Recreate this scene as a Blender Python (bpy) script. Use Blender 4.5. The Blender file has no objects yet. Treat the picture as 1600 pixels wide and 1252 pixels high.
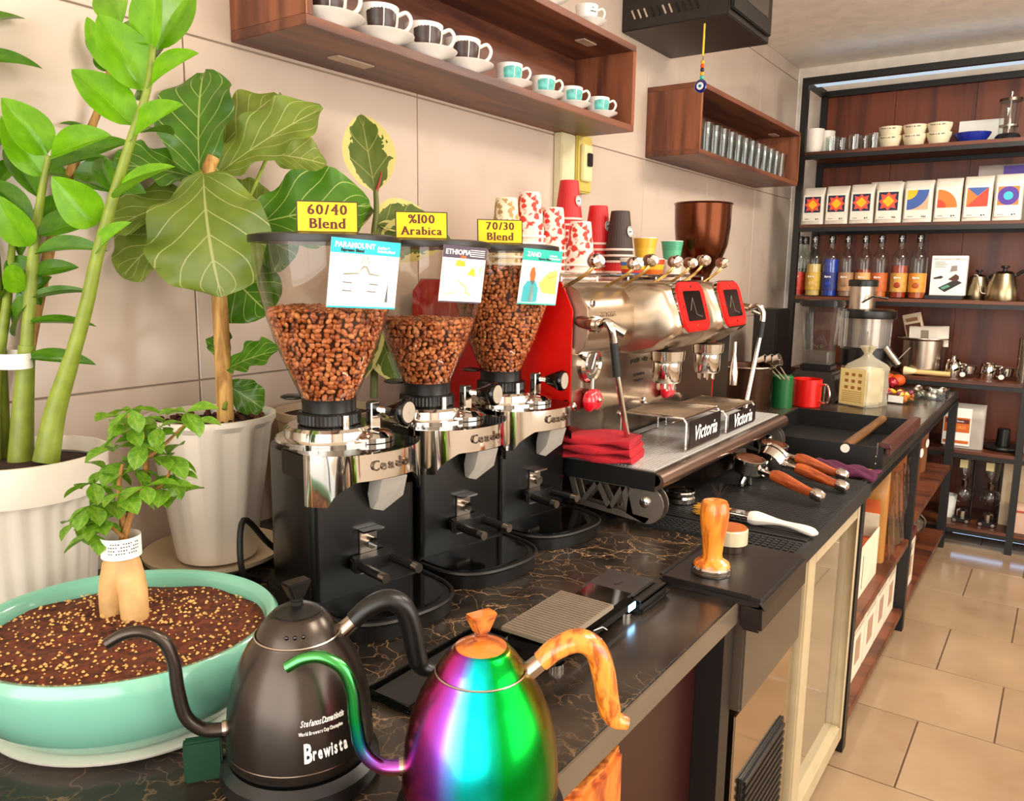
import bpy, bmesh, math, random
from mathutils import Vector, Matrix
random.seed(7)
PI = math.pi
SC = bpy.context.scene
COL = SC.collection

# ---------------------------------------------------------------- camera, world, lights, exposure
F_PX = 1250.24
YAW, PIT, ROLL = .60664152, .16087571, .01271737
CAM = Vector((1.22, 0.0, 1.264))
_f = Vector((-math.sin(YAW)*math.cos(PIT), math.cos(YAW)*math.cos(PIT), -math.sin(PIT)))
_r = Vector((math.cos(YAW), math.sin(YAW), 0)); _u = _r.cross(_f)
RIGHT = math.cos(ROLL)*_r + math.sin(ROLL)*_u
UP = -math.sin(ROLL)*_r + math.cos(ROLL)*_u
cam_d = bpy.data.cameras.new('camera'); cam = bpy.data.objects.new('camera', cam_d); COL.objects.link(cam)
cam_d.sensor_fit = 'HORIZONTAL'; cam_d.sensor_width = 36; cam_d.lens = F_PX/1600*36
cam_d.clip_start = .02; cam_d.clip_end = 100
cam.matrix_world = Matrix(((RIGHT.x, UP.x, -_f.x, CAM.x), (RIGHT.y, UP.y, -_f.y, CAM.y), (RIGHT.z, UP.z, -_f.z, CAM.z), (0, 0, 0, 1)))
SC.camera = cam

world = bpy.data.worlds.new('daylight'); SC.world = world; world.use_nodes = True
bg = world.node_tree.nodes['Background']; bg.inputs[0].default_value = (.93, .96, 1, 1); bg.inputs[1].default_value = 1.1

def area(name, loc, rot, sx, sy, power, color):
    l = bpy.data.lights.new(name, 'AREA'); l.shape = 'RECTANGLE'; l.size = sx; l.size_y = sy
    l.energy = power; l.color = color
    o = bpy.data.objects.new(name, l); COL.objects.link(o); o.location = loc; o.rotation_euler = rot
    return o
# daylight entering by the shop front behind the camera and by the side glazing
area('shop_front_daylight', (1.3, -1.58, 1.35), (math.radians(98), 0, 0), 3.2, 1.9, 62, (1, .95, .87))
area('side_window_daylight', (3.28, 1.6, 1.35), (0, math.radians(98), 0), 1.7, 2.6, 46, (1, .93, .83))
SC.view_settings.view_transform = 'Standard'; SC.view_settings.look = 'None'
SC.view_settings.gamma = 1; SC.view_settings.use_curve_mapping = False
SC.view_settings.exposure = 0.38

# ---------------------------------------------------------------- helpers
def ray(px, py):
    return RIGHT*((px-800)/F_PX) - UP*((py-626)/F_PX) + _f
def at(px, py, axis, val):
    d = ray(px, py); i = 'xyz'.index(axis)
    return CAM + d*((val-CAM[i])/d[i])
def atd(px, py, dist):
    return CAM + ray(px, py)*dist

def lin(h):
    if not isinstance(h, str): return tuple(h)
    v = [int(h[i:i+2], 16)/255 for i in (0, 2, 4)]
    return tuple(c/12.92 if c <= .04045 else ((c+.055)/1.055)**2.4 for c in v)

MATS = {}
def N(nt, t, **kw):
    n = nt.nodes.new(t)
    for k, v in kw.items():
        if k.startswith('i_'): n.inputs[k[2:].replace('_', ' ')].default_value = v
        else: setattr(n, k, v)
    return n
def ramp(nt, fac, stops):
    r = nt.nodes.new('ShaderNodeValToRGB'); e = r.color_ramp.elements
    while len(e) < len(stops): e.new(.5)
    for k, (p, c) in enumerate(stops): e[k].position = p; e[k].color = (*lin(c), 1)
    nt.links.new(fac, r.inputs[0]); return r.outputs[0]
def base_mat(name):
    m = bpy.data.materials.new(name); m.use_nodes = True
    nt = m.node_tree; b = nt.nodes['Principled BSDF']; return m, nt, b
def plain(name, col, rough=.5, metal=0, var=.07, scale=18, bump=0, bscale=120, spec=.5, coat=0, emit=None, estr=0, sss=0, aniso=0):
    """principled surface with a fine procedural unevenness of tone and gloss"""
    if name in MATS: return MATS[name]
    m, nt, b = base_mat(name); L = nt.links.new
    c = lin(col); tc = N(nt, 'ShaderNodeTexCoord')
    nz = N(nt, 'ShaderNodeTexNoise', i_Scale=scale, i_Detail=4.0); L(tc.outputs['Object'], nz.inputs['Vector'])
    lo = tuple(max(0, x*(1-var)) for x in c); hi = tuple(min(1, x*(1+var)) for x in c)
    L(ramp(nt, nz.outputs['Fac'], [(.3, lo), (.7, hi)]), b.inputs['Base Color'])
    b.inputs['Roughness'].default_value = rough; b.inputs['Metallic'].default_value = metal
    b.inputs['Specular IOR Level'].default_value = spec; b.inputs['Coat Weight'].default_value = coat
    if aniso: b.inputs['Anisotropic'].default_value = aniso
    if sss:
        b.inputs['Subsurface Weight'].default_value = sss; b.inputs['Subsurface Radius'].default_value = (.02, .01, .005)
    if emit: b.inputs['Emission Color'].default_value = (*lin(emit), 1); b.inputs['Emission Strength'].default_value = estr
    if bump:
        n2 = N(nt, 'ShaderNodeTexNoise', i_Scale=bscale, i_Detail=3.0); L(tc.outputs['Object'], n2.inputs['Vector'])
        bp = N(nt, 'ShaderNodeBump', i_Strength=bump, i_Distance=.004); L(n2.outputs['Fac'], bp.inputs['Height']); L(bp.outputs[0], b.inputs['Normal'])
    MATS[name] = m; return m
def wood(name, dark, light, axis='Y', scale=6, rough=.45, stretch=9, coat=0, bands=2.2):
    if name in MATS: return MATS[name]
    m, nt, b = base_mat(name); L = nt.links.new
    tc = N(nt, 'ShaderNodeTexCoord'); mp = N(nt, 'ShaderNodeMapping')
    s = [scale*1.0]*3; s['XYZ'.index(axis)] = scale/stretch; mp.inputs['Scale'].default_value = s
    L(tc.outputs['Object'], mp.inputs['Vector'])
    nz = N(nt, 'ShaderNodeTexNoise', i_Scale=1.6, i_Detail=5.0, i_Distortion=.6); L(mp.outputs[0], nz.inputs['Vector'])
    wv = N(nt, 'ShaderNodeMath', operation='MULTIPLY'); wv.inputs[1].default_value = bands*6; L(nz.outputs['Fac'], wv.inputs[0])
    sn = N(nt, 'ShaderNodeMath', operation='SINE'); L(wv.outputs[0], sn.inputs[0])
    ad = N(nt, 'ShaderNodeMath', operation='MULTIPLY_ADD'); ad.inputs[1].default_value = .5; ad.inputs[2].default_value = .5; L(sn.outputs[0], ad.inputs[0])
    fine = N(nt, 'ShaderNodeTexNoise', i_Scale=14.0, i_Detail=4.0); L(mp.outputs[0], fine.inputs['Vector'])
    mx = N(nt, 'ShaderNodeMath', operation='MULTIPLY_ADD'); mx.inputs[1].default_value = .45; L(fine.outputs['Fac'], mx.inputs[0])
    h2 = N(nt, 'ShaderNodeMath', operation='MULTIPLY'); h2.inputs[1].default_value = .6; L(ad.outputs[0], h2.inputs[0]); L(h2.outputs[0], mx.inputs[2])
    L(ramp(nt, mx.outputs[0], [(.15, dark), (.8, light)]), b.inputs['Base Color'])
    b.inputs['Roughness'].default_value = rough; b.inputs['Coat Weight'].default_value = coat
    bp = N(nt, 'ShaderNodeBump', i_Strength=.12, i_Distance=.002); L(mx.outputs[0], bp.inputs['Height']); L(bp.outputs[0], b.inputs['Normal'])
    MATS[name] = m; return m
def glass(name, tint='f4f8f6', rough=.02, refl=.9, body=0, bodycol='ffffff'):
    """thin clear shell: mostly see-through, mirror-like towards its edges"""
    if name in MATS: return MATS[name]
    m, nt, b = base_mat(name); L = nt.links.new; nt.nodes.remove(b); out = nt.nodes['Material Output']
    tr = N(nt, 'ShaderNodeBsdfTransparent'); tr.inputs[0].default_value = (*lin(tint), 1)
    gl = N(nt, 'ShaderNodeBsdfGlossy'); gl.inputs['Roughness'].default_value = rough
    nz = N(nt, 'ShaderNodeTexNoise', i_Scale=6.0)
    fr = N(nt, 'ShaderNodeLayerWeight', i_Blend=.5)
    p5 = N(nt, 'ShaderNodeMath', operation='POWER'); p5.inputs[1].default_value = 4.0; L(fr.outputs['Facing'], p5.inputs[0])
    sk = N(nt, 'ShaderNodeMath', operation='MULTIPLY_ADD'); sk.inputs[1].default_value = .9; sk.inputs[2].default_value = .05; L(p5.outputs[0], sk.inputs[0])
    mu = N(nt, 'ShaderNodeMath', operation='MULTIPLY'); mu.use_clamp = True; L(sk.outputs[0], mu.inputs[0])
    sc = N(nt, 'ShaderNodeMath', operation='MULTIPLY_ADD'); sc.inputs[1].default_value = .12; sc.inputs[2].default_value = refl; L(nz.outputs['Fac'], sc.inputs[0]); L(sc.outputs[0], mu.inputs[1])
    mx = N(nt, 'ShaderNodeMixShader'); L(mu.outputs[0], mx.inputs[0]); L(tr.outputs[0], mx.inputs[1]); L(gl.outputs[0], mx.inputs[2])
    last = mx.outputs[0]
    if body:
        df = N(nt, 'ShaderNodeBsdfDiffuse'); df.inputs[0].default_value = (*lin(bodycol), 1)
        m2 = N(nt, 'ShaderNodeMixShader'); m2.inputs[0].default_value = body; L(last, m2.inputs[1]); L(df.outputs[0], m2.inputs[2]); last = m2.outputs[0]
    L(last, out.inputs['Surface']); MATS[name] = m; return m
def leaf_mat(name, dark, light, vein, nv=7, vw=.05, slope=.75, rough=.35, trans=.35, vein_amt=1, blotch=None):
    """leaf: midrib and side veins drawn from the leaf's own UV, green mottled by noise, a little light let through"""
    if name in MATS: return MATS[name]
    m, nt, b = base_mat(name); L = nt.links.new; out = nt.nodes['Material Output']
    uv = N(nt, 'ShaderNodeUVMap'); sx = N(nt, 'ShaderNodeSeparateXYZ'); L(uv.outputs[0], sx.inputs[0])
    def M(op, a, bb=None, c=None):
        n = N(nt, 'ShaderNodeMath', operation=op)
        for k, v in enumerate((a, bb, c)):
            if v is None: continue
            if isinstance(v, (int, float)): n.inputs[k].default_value = v
            else: L(v, n.inputs[k])
        return n.outputs[0]
    u = M('ABSOLUTE', M('SUBTRACT', sx.outputs[0], .5)); u = M('MULTIPLY', u, 2.0)
    mid = M('LESS_THAN', u, vw*.8)
    w = M('SUBTRACT', M('MULTIPLY', sx.outputs[1], float(nv)), M('MULTIPLY', u, slope*nv*.33))
    side = M('LESS_THAN', M('ABSOLUTE', M('SUBTRACT', M('FRACT', w), .5)), vw*.9)
    veins = M('MULTIPLY', M('MAXIMUM', mid, side), vein_amt)
    tc = N(nt, 'ShaderNodeTexCoord'); nz = N(nt, 'ShaderNodeTexNoise', i_Scale=3.0, i_Detail=2.0); L(tc.outputs['Object'], nz.inputs['Vector'])
    col = ramp(nt, nz.outputs['Fac'], [(.3, dark), (.7, light)])
    if blotch:
        n2 = N(nt, 'ShaderNodeTexNoise', i_Scale=6.0, i_Detail=2.0); L(tc.outputs['Object'], n2.inputs['Vector'])
        e = M('ADD', u, M('MULTIPLY', n2.outputs['Fac'], .9)); f2 = M('GREATER_THAN', e, 1.17)
        m0 = N(nt, 'ShaderNodeMixRGB'); L(f2, m0.inputs[0]); L(col, m0.inputs[1]); m0.inputs[2].default_value = (*lin(blotch), 1); col = m0.outputs[0]
    mc = N(nt, 'ShaderNodeMixRGB'); L(veins, mc.inputs[0]); L(col, mc.inputs[1]); mc.inputs[2].default_value = (*lin(vein), 1)
    L(mc.outputs[0], b.inputs['Base Color']); b.inputs['Roughness'].default_value = rough
    bp = N(nt, 'ShaderNodeBump', i_Strength=.35, i_Distance=.003); bp.invert = True; L(veins, bp.inputs['Height']); L(bp.outputs[0], b.inputs['Normal'])
    tl = N(nt, 'ShaderNodeBsdfTranslucent'); L(mc.outputs[0], tl.inputs[0])
    mx = N(nt, 'ShaderNodeMixShader'); mx.inputs[0].default_value = trans; L(b.outputs[0], mx.inputs[1]); L(tl.outputs[0], mx.inputs[2]); L(mx.outputs[0], out.inputs['Surface'])
    MATS[name] = m; return m

class MB:
    """collects shapes, builds ONE mesh object"""
    def __init__(s): s.v = []; s.f = []
    def add(s, vs, fs, M=None):
        o = len(s.v); s.v += [tuple(M @ Vector(p)) for p in vs] if M is not None else [tuple(p) for p in vs]
        s.f += [tuple(i+o for i in q) for q in fs]; return s
    def box(s, x0, x1, y0, y1, z0, z1, M=None):
        return s.add([(x0,y0,z0),(x1,y0,z0),(x1,y1,z0),(x0,y1,z0),(x0,y0,z1),(x1,y0,z1),(x1,y1,z1),(x0,y1,z1)],
                     [(0,3,2,1),(4,5,6,7),(0,1,5,4),(1,2,6,5),(2,3,7,6),(3,0,4,7)], M)
    def cb(s, c, d, M=None):
        return s.box(c[0]-d[0]/2, c[0]+d[0]/2, c[1]-d[1]/2, c[1]+d[1]/2, c[2]-d[2]/2, c[2]+d[2]/2, M)
    def lathe(s, prof, n=28, c=(0, 0, 0), M=None, sx=1, sy=1, ripple=None, cap=False):
        vs = []; fs = []
        for (r, z) in prof:
            for k in range(n):
                a = 2*PI*k/n; rr = r*(ripple(a, z) if ripple else 1)
                vs.append((c[0]+rr*math.cos(a)*sx, c[1]+rr*math.sin(a)*sy, c[2]+z))
        for j in range(len(prof)-1):
            for k in range(n):
                k2 = (k+1) % n; fs.append((j*n+k, j*n+k2, (j+1)*n+k2, (j+1)*n+k))
        if cap:
            fs.append(tuple(range(n-1, -1, -1))); fs.append(tuple((len(prof)-1)*n+k for k in range(n)))
        return s.add(vs, fs, M)
    def cyl(s, c, r, z0, z1, n=24, M=None): return s.lathe([(r, z0), (r, z1)], n, (c[0], c[1], 0), M, cap=True)
    def tube(s, pts, r, n=10, M=None, cap=True, flat=1.0):
        pts = [Vector(p) for p in pts]; rs = r if isinstance(r, (list, tuple)) else [r]*len(pts)
        vs = []; fs = []; up = None
        for i, p in enumerate(pts):
            t = (pts[min(i+1, len(pts)-1)]-pts[max(i-1, 0)]).normalized()
            if up is None:
                up = Vector((0, 0, 1)) if abs(t.z) < .9 else Vector((1, 0, 0))
            a = t.cross(up).normalized(); up = a.cross(t).normalized()
            for k in range(n):
                q = 2*PI*k/n; vs.append(p + (a*math.cos(q)*flat + up*math.sin(q))*rs[i])
        for j in range(len(pts)-1):
            for k in range(n):
                k2 = (k+1) % n; fs.append((j*n+k, j*n+k2, (j+1)*n+k2, (j+1)*n+k))
        if cap:
            fs.append(tuple(range(n-1, -1, -1))); fs.append(tuple((len(pts)-1)*n+k for k in range(n)))
        return s.add(vs, fs, M)
    def prism(s, out, z0, z1, M=None):
        n = len(out); vs = [(x, y, z0) for x, y in out]+[(x, y, z1) for x, y in out]
        fs = [tuple(range(n-1, -1, -1)), tuple(range(n, 2*n))]+[(k, (k+1) % n, n+(k+1) % n, n+k) for k in range(n)]
        return s.add(vs, fs, M)
    def ball(s, c, r, n=14, M=None):
        r = r if isinstance(r, (tuple, list)) else (r, r, r); vs = []; fs = []; h = max(5, n//2)
        for j in range(h+1):
            t = PI*j/h
            for k in range(n):
                a = 2*PI*k/n; vs.append((c[0]+r[0]*math.sin(t)*math.cos(a), c[1]+r[1]*math.sin(t)*math.sin(a), c[2]-r[2]*math.cos(t)))
        for j in range(h):
            for k in range(n):
                k2 = (k+1) % n; fs.append((j*n+k, j*n+k2, (j+1)*n+k2, (j+1)*n+k))
        return s.add(vs, fs, M)
    def grid(s, fn, nu, nv, M=None):
        vs = [fn(i/nu, j/nv) for j in range(nv+1) for i in range(nu+1)]
        fs = [(j*(nu+1)+i, j*(nu+1)+i+1, (j+1)*(nu+1)+i+1, (j+1)*(nu+1)+i) for j in range(nv) for i in range(nu)]
        return s.add(vs, fs, M)
    def obj(s, name, mat, parent=None, loc=None, rot=None, bevel=0, seg=2, smooth=35, **tags):
        me = bpy.data.meshes.new(name); bm = bmesh.new()
        vv = [bm.verts.new(p) for p in s.v]
        for q in s.f:
            try: bm.faces.new([vv[i] for i in q])
            except ValueError: pass
        bmesh.ops.remove_doubles(bm, verts=bm.verts, dist=1e-6)
        if bevel:
            ed = [e for e in bm.edges if len(e.link_faces) == 2 and e.calc_face_angle(0) > .6]
            bmesh.ops.bevel(bm, geom=ed, offset=bevel, segments=seg, affect='EDGES', clamp_overlap=True)
        bmesh.ops.recalc_face_normals(bm, faces=bm.faces)
        bm.to_mesh(me); bm.free()
        if smooth:
            me.shade_smooth(); me.set_sharp_from_angle(angle=math.radians(smooth))
        me.materials.append(mat)
        o = bpy.data.objects.new(name, me); COL.objects.link(o)
        if parent: o.parent = parent
        if loc is not None: o.location = loc
        if rot is not None: o.rotation_euler = rot
        for k, v in tags.items(): o[k] = v
        return o

def T(name, label, cat, loc=(0, 0, 0), rz=0, group=None):
    o = bpy.data.objects.new(name, None); COL.objects.link(o); o.empty_display_size = .03
    o.location = loc; o.rotation_euler = (0, 0, rz); o['label'] = label; o['category'] = cat
    if group: o['group'] = group
    return o
def tag(o, label, cat, group=None, kind=None):
    o['label'] = label; o['category'] = cat
    if group: o['group'] = group
    if kind: o['kind'] = kind
    return o
def struct(o): o['kind'] = 'structure'; return o
def copy_tree(o, parent=None, **kw):
    c = o.copy(); COL.objects.link(c); c.parent = parent
    for k, v in kw.items():
        if k in ('label', 'group'): c[k] = v
        elif k == 'loc': c.location = v
        elif k == 'rz': c.rotation_euler = (0, 0, v)
    for ch in list(o.children): copy_tree(ch, c)
    return c
def frame(o, x, y):
    """matrix with local x,y given (z = x cross y)"""
    x = Vector(x).normalized(); z = x.cross(Vector(y)).normalized(); y = z.cross(x); o = Vector(o)
    return Matrix(((x.x, y.x, z.x, o.x), (x.y, y.y, z.y, o.y), (x.z, y.z, z.z, o.z), (0, 0, 0, 1)))
def text(body, size, mat, M, parent=None, bold=0, shear=0, extrude=.0002, xs=1.0, align='CENTER', name='lettering', space=1.0):
    cu = bpy.data.curves.new('t', 'FONT'); cu.body = body; cu.size = size; cu.offset = bold; cu.shear = shear; cu.extrude = extrude
    cu.align_x = align; cu.align_y = 'CENTER'; cu.resolution_u = 2; cu.space_line = .95; cu.space_character = space
    to = bpy.data.objects.new('t', cu)
    me = bpy.data.meshes.new_from_object(to); bpy.data.objects.remove(to); bpy.data.curves.remove(cu)
    me.transform(M @ Matrix.Diagonal((xs, 1, 1, 1))); me.materials.clear(); me.materials.append(mat); me.name = name
    o = bpy.data.objects.new(name, me); COL.objects.link(o)
    if parent: o.parent = parent
    return o
def serif_text(body, size, mat, M, parent=None, d=.04, name='lettering'):
    """high-contrast serif lettering: strokes thickened sideways only, slab feet on the stems"""
    m = MB(); x = 0
    for chx in body:
        if chx == ' ': x += .3*size; continue
        cu = bpy.data.curves.new('t', 'FONT'); cu.body = chx; cu.size = size; cu.resolution_u = 2
        to = bpy.data.objects.new('t', cu); me = bpy.data.meshes.new_from_object(to)
        vs = [v.co.copy() for v in me.vertices]; fs = [tuple(p.vertices) for p in me.polygons]
        bpy.data.objects.remove(to); bpy.data.curves.remove(cu); bpy.data.meshes.remove(me)
        x0 = min(v.x for v in vs); x1 = max(v.x for v in vs); lo = min(v.y for v in vs); hi = max(v.y for v in vs)
        for k in (-1, 0, 1): m.add([(v.x-x0+x+k*d*size, v.y, .00004*k) for v in vs], fs)
        if chx not in '/%':
            for lv in (lo, hi):
                xs_ = sorted(v.x-x0 for v in vs if abs(v.y-lv) < .004*size); cl = []
                for q in xs_:
                    if cl and q-cl[-1][-1] < .16*size: cl[-1].append(q)
                    else: cl.append([q])
                for c in cl:
                    w = c[-1]-c[0]
                    if .02*size < w < .2*size: m.box(x+c[0]-.11*size, x+c[-1]+.11*size, lv-.024*size, lv+.024*size, 0, .00006)
        x += x1-x0+.15*size
    W = x-.15*size; m.v = [tuple(M @ Vector((a-W/2, b-.35*size, c))) for a, b, c in m.v]
    return m.obj(name, mat, parent, smooth=0)
def marks(words_, h, mat, M, parent, name='print_marks'):
    """row of short strokes for print too small to read in the photograph"""
    m = MB(); W = sum(words_)+h*.8*(len(words_)-1); x = -W/2
    for w in words_:
        n = max(1, int(w/(h*.75)))
        for i in range(n):
            a = x+w*i/n; m.box(a, a+w/n*.62, -h*(.5 if (i*7+n) % 3 else .3), h*(.5 if (i*5+n) % 4 == 0 else .3), 0, .0004, M)
        x += w+h*.8
    return m.obj(name, mat, parent, smooth=0)
def arc(cx, cy, r, a0, a1, n):
    return [(cx+r*math.cos(a0+(a1-a0)*k/n), cy+r*math.sin(a0+(a1-a0)*k/n)) for k in range(n+1)]
def rrect(x0, x1, y0, y1, r, n=5):
    return arc(x1-r, y1-r, r, 0, PI/2, n)+arc(x0+r, y1-r, r, PI/2, PI, n)+arc(x0+r, y0+r, r, PI, 1.5*PI, n)+arc(x1-r, y0+r, r, 1.5*PI, 2*PI, n)
def spline(pts, n=8):
    """Catmull-Rom through the points"""
    P = [Vector(p) for p in pts]; P = [2*P[0]-P[1]]+P+[2*P[-1]-P[-2]]; out = []
    for i in range(1, len(P)-2):
        for k in range(n):
            t = k/n; a, b, c, d = P[i-1:i+3]
            out.append(.5*((2*b)+(c-a)*t+(2*a-5*b+4*c-d)*t*t+(3*b-a-3*c+d)*t**3))
    out.append(P[-2]); return out
# ---------------------------------------------------------------- shared materials
def marble():
    m, nt, b = base_mat('dark_marble_laminate'); L = nt.links.new
    tc = N(nt, 'ShaderNodeTexCoord'); nz = N(nt, 'ShaderNodeTexNoise', i_Scale=5.0, i_Detail=6.0)
    L(tc.outputs['Object'], nz.inputs['Vector'])
    ad = N(nt, 'ShaderNodeMixRGB'); ad.blend_type = 'ADD'; ad.inputs[0].default_value = .35; L(tc.outputs['Object'], ad.inputs[1]); L(nz.outputs['Color'], ad.inputs[2])
    def vein(scale, w0, w1):
        vo = N(nt, 'ShaderNodeTexVoronoi', feature='DISTANCE_TO_EDGE'); vo.inputs['Scale'].default_value = scale; L(ad.outputs[0], vo.inputs['Vector'])
        return ramp(nt, vo.outputs['Distance'], [(w0, (1, 1, 1)), (w1, (0, 0, 0))])
    n2 = N(nt, 'ShaderNodeTexNoise', i_Scale=3.3, i_Detail=3.0); L(tc.outputs['Object'], n2.inputs['Vector'])
    mask = ramp(nt, n2.outputs['Fac'], [(.40, (0, 0, 0)), (.58, (1, 1, 1))])
    v1 = N(nt, 'ShaderNodeMixRGB'); v1.blend_type = 'MULTIPLY'; v1.inputs[0].default_value = 1; L(vein(7.0, .0, .012), v1.inputs[1]); L(mask, v1.inputs[2])
    v2 = N(nt, 'ShaderNodeMixRGB'); v2.blend_type = 'MULTIPLY'; v2.inputs[0].default_value = 1; L(vein(21.0, .0, .03), v2.inputs[1]); L(mask, v2.inputs[2])
    vm = N(nt, 'ShaderNodeMixRGB'); vm.blend_type = 'LIGHTEN'; vm.inputs[0].default_value = 1; L(v1.outputs[0], vm.inputs[1])
    h = N(nt, 'ShaderNodeMixRGB'); h.blend_type = 'MULTIPLY'; h.inputs[0].default_value = 1; L(v2.outputs[0], h.inputs[1]); h.inputs[2].default_value = (.4, .4, .4, 1); L(h.outputs[0], vm.inputs[2])
    n3 = N(nt, 'ShaderNodeTexNoise', i_Scale=9.0, i_Detail=8.0); L(tc.outputs['Object'], n3.inputs['Vector'])
    base = ramp(nt, n3.outputs['Fac'], [(.35, '191411'), (.7, '40362d')])
    mx = N(nt, 'ShaderNodeMixRGB'); L(vm.outputs[0], mx.inputs[0]); L(base, mx.inputs[1]); mx.inputs[2].default_value = (*lin('b08a64'), 1)
    L(mx.outputs[0], b.inputs['Base Color']); b.inputs['Roughness'].default_value = .22; b.inputs['Specular IOR Level'].default_value = .45
    return m
MARBLE = marble()
def tile_mat(name, lo, hi, rough, stain=None, spec=.5):
    m, nt, b = base_mat(name); L = nt.links.new
    ge = N(nt, 'ShaderNodeNewGeometry'); nz = N(nt, 'ShaderNodeTexNoise', i_Scale=2.4, i_Detail=5.0); L(ge.outputs['Position'], nz.inputs['Vector'])
    oi = N(nt, 'ShaderNodeObjectInfo'); ad = N(nt, 'ShaderNodeMath', operation='MULTIPLY_ADD'); ad.inputs[1].default_value = .12; L(oi.outputs['Random'], ad.inputs[0]); L(nz.outputs['Fac'], ad.inputs[2])
    col = ramp(nt, ad.outputs[0], [(.35, lo), (.75, hi)])
    if stain:
        n2 = N(nt, 'ShaderNodeTexNoise', i_Scale=5.5, i_Detail=2.0); L(ge.outputs['Position'], n2.inputs['Vector'])
        f = ramp(nt, n2.outputs['Fac'], [(.62, (0, 0, 0)), (.8, (.35, .35, .35))])
        mx = N(nt, 'ShaderNodeMixRGB'); L(f, mx.inputs[0]); L(col, mx.inputs[1]); mx.inputs[2].default_value = (*lin(stain), 1); col = mx.outputs[0]
    L(col, b.inputs['Base Color']); b.inputs['Roughness'].default_value = rough; b.inputs['Specular IOR Level'].default_value = spec
    return m
M_FLOORT = tile_mat('floor_tile_glaze', '866d54', 'a68b6d', .16, '7d5c3c')
M_WALLT = tile_mat('wall_tile_glaze', 'c6b2a2', 'd2bfae', .2, 'b08e74')
M_GROUT = plain('brown_grout', '5c4430', .9)
M_WGROUT = plain('wall_grout', '93806f', .9)
M_PLASTER = plain('ceiling_paint', 'f2e8da', .8, bump=.05)
M_BLACK = plain('black_powder_coat', '0e0c0b', .42)
M_BLACKP = plain('black_plastic', '100e0d', .35, bump=.03, bscale=400)
M_BLACKG = plain('black_gloss_plastic', '080706', .08)
M_RUBBER = plain('black_rubber', '131110', .55, bump=.1, bscale=300)
M_STEEL = plain('brushed_steel', 'b9ab9c', .26, 1, aniso=.6)
M_CHROME = plain('polished_chrome', 'd8d2ca', .07, 1, var=.02)
M_DSTEEL = plain('dark_bronzed_steel', '6d5e52', .3, 1)
M_WHITE = plain('white_glaze', 'efeae2', .14, coat=.4, var=.02)
M_WHITEP = plain('white_plastic', 'e8e0d4', .35, var=.03)
M_PAPERW = plain('white_paper', 'f0ece4', .7, var=.03)
M_INK = plain('printed_ink', '241812', .7)
M_INKW = plain('white_print', 'f4f0ea', .6)
M_SHELF = wood('walnut_laminate', '44211a', '7c482f', 'Y', 7, .42)
M_SHELFZ = wood('walnut_laminate_upright', '542a1a', '8c5236', 'Z', 7, .42)
M_BACKP = wood('mahogany_panel', '4a1d0e', '7a3a1e', 'Z', 5, .38, 14)
M_BOARD = wood('mahogany_board', '3a1a0e', '6a3820', 'X', 6, .4)
M_WOODOR = wood('orange_varnished_wood', '8a3a10', 'd8782a', 'X', 40, .28, 6, coat=.5)
M_SOIL = plain('dark_potting_soil', '2c1409', .95, var=.6, scale=90, bump=1, bscale=90)
M_RED = plain('bright_red_enamel', 'd01008', .3)
M_CLEAR = glass('clear_glass')
M_THING = glass('thin_drinking_glass', refl=1.15, rough=.03)

# ---------------------------------------------------------------- setting
X0, X1, Y0, Y1, ZC = -.12, 3.4, -1.7, 4.62, 2.36
HC = .744
floor = struct(MB().box(X0-.1, X1+.1, Y0-.1, Y1+.1, -.08, -.004).obj('floor', M_GROUT, smooth=0))
fm = None
TL, TW = .744, .372
for row in range(-10, 9):
    ya = 2.05+row*TW; yb = ya+TW
    if yb < Y0 or ya > Y1: continue
    off = .976 if row % 2 == 0 else .421
    for k in range(-3, 5):
        xa = off+k*TL; xb = xa+TL
        if xb < X0 or xa > X1: continue
        xa = max(xa, X0); xb = min(xb, X1)
        if xb-xa < .02: continue
        g = .0022
        MB().box(-(xb-xa)/2+g, (xb-xa)/2-g, -TW/2+g, TW/2-g, -.006, 0).obj('tile', M_FLOORT, floor, loc=((xa+xb)/2, (ya+yb)/2, 0), bevel=.0012, seg=1, smooth=0)
wl = struct(MB().box(X0-.1, X0-.004, Y0, Y1, 0, ZC).obj('wall_left', M_WGROUT, smooth=0))
tiles = {}
for k in range(-4, 7):
    for j in range(-2, 3):
        ya, yb = .895+k*.622, .895+(k+1)*.622; za, zb = 1.052+j*.62, 1.052+(j+1)*.62
        ya, yb, za, zb = max(ya, Y0), min(yb, Y1), max(za, 0), min(zb, ZC)
        if yb-ya < .02 or zb-za < .02: continue
        key = (round(yb-ya, 3), round(zb-za, 3))
        if key not in tiles:
            g = .0016
            tiles[key] = MB().box(-.006, 0, -(yb-ya)/2+g, (yb-ya)/2-g, -(zb-za)/2+g, (zb-za)/2-g).obj('tile', M_WALLT, wl, bevel=.001, seg=1, smooth=0); o = tiles[key]
        else:
            o = tiles[key].copy(); COL.objects.link(o); o.parent = wl
        o.location = (X0, (ya+yb)/2, (za+zb)/2)
struct(MB().box(X0, X1, Y1, Y1+.1, 0, ZC).obj('wall_back', M_PLASTER, smooth=0))
struct(MB().box(X0-.1, X1+.1, Y0-.1, Y1+.1, ZC, ZC+.1).obj('ceiling', M_PLASTER, smooth=0))
wr = struct(MB().box(X1, X1+.1, Y0, .1, 0, ZC).box(X1, X1+.1, 3.1, Y1, 0, ZC).box(X1, X1+.1, .1, 3.1, 0, .5).box(X1, X1+.1, .1, 3.1, 2.25, ZC).obj('wall_right', M_PLASTER, smooth=0))
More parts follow.
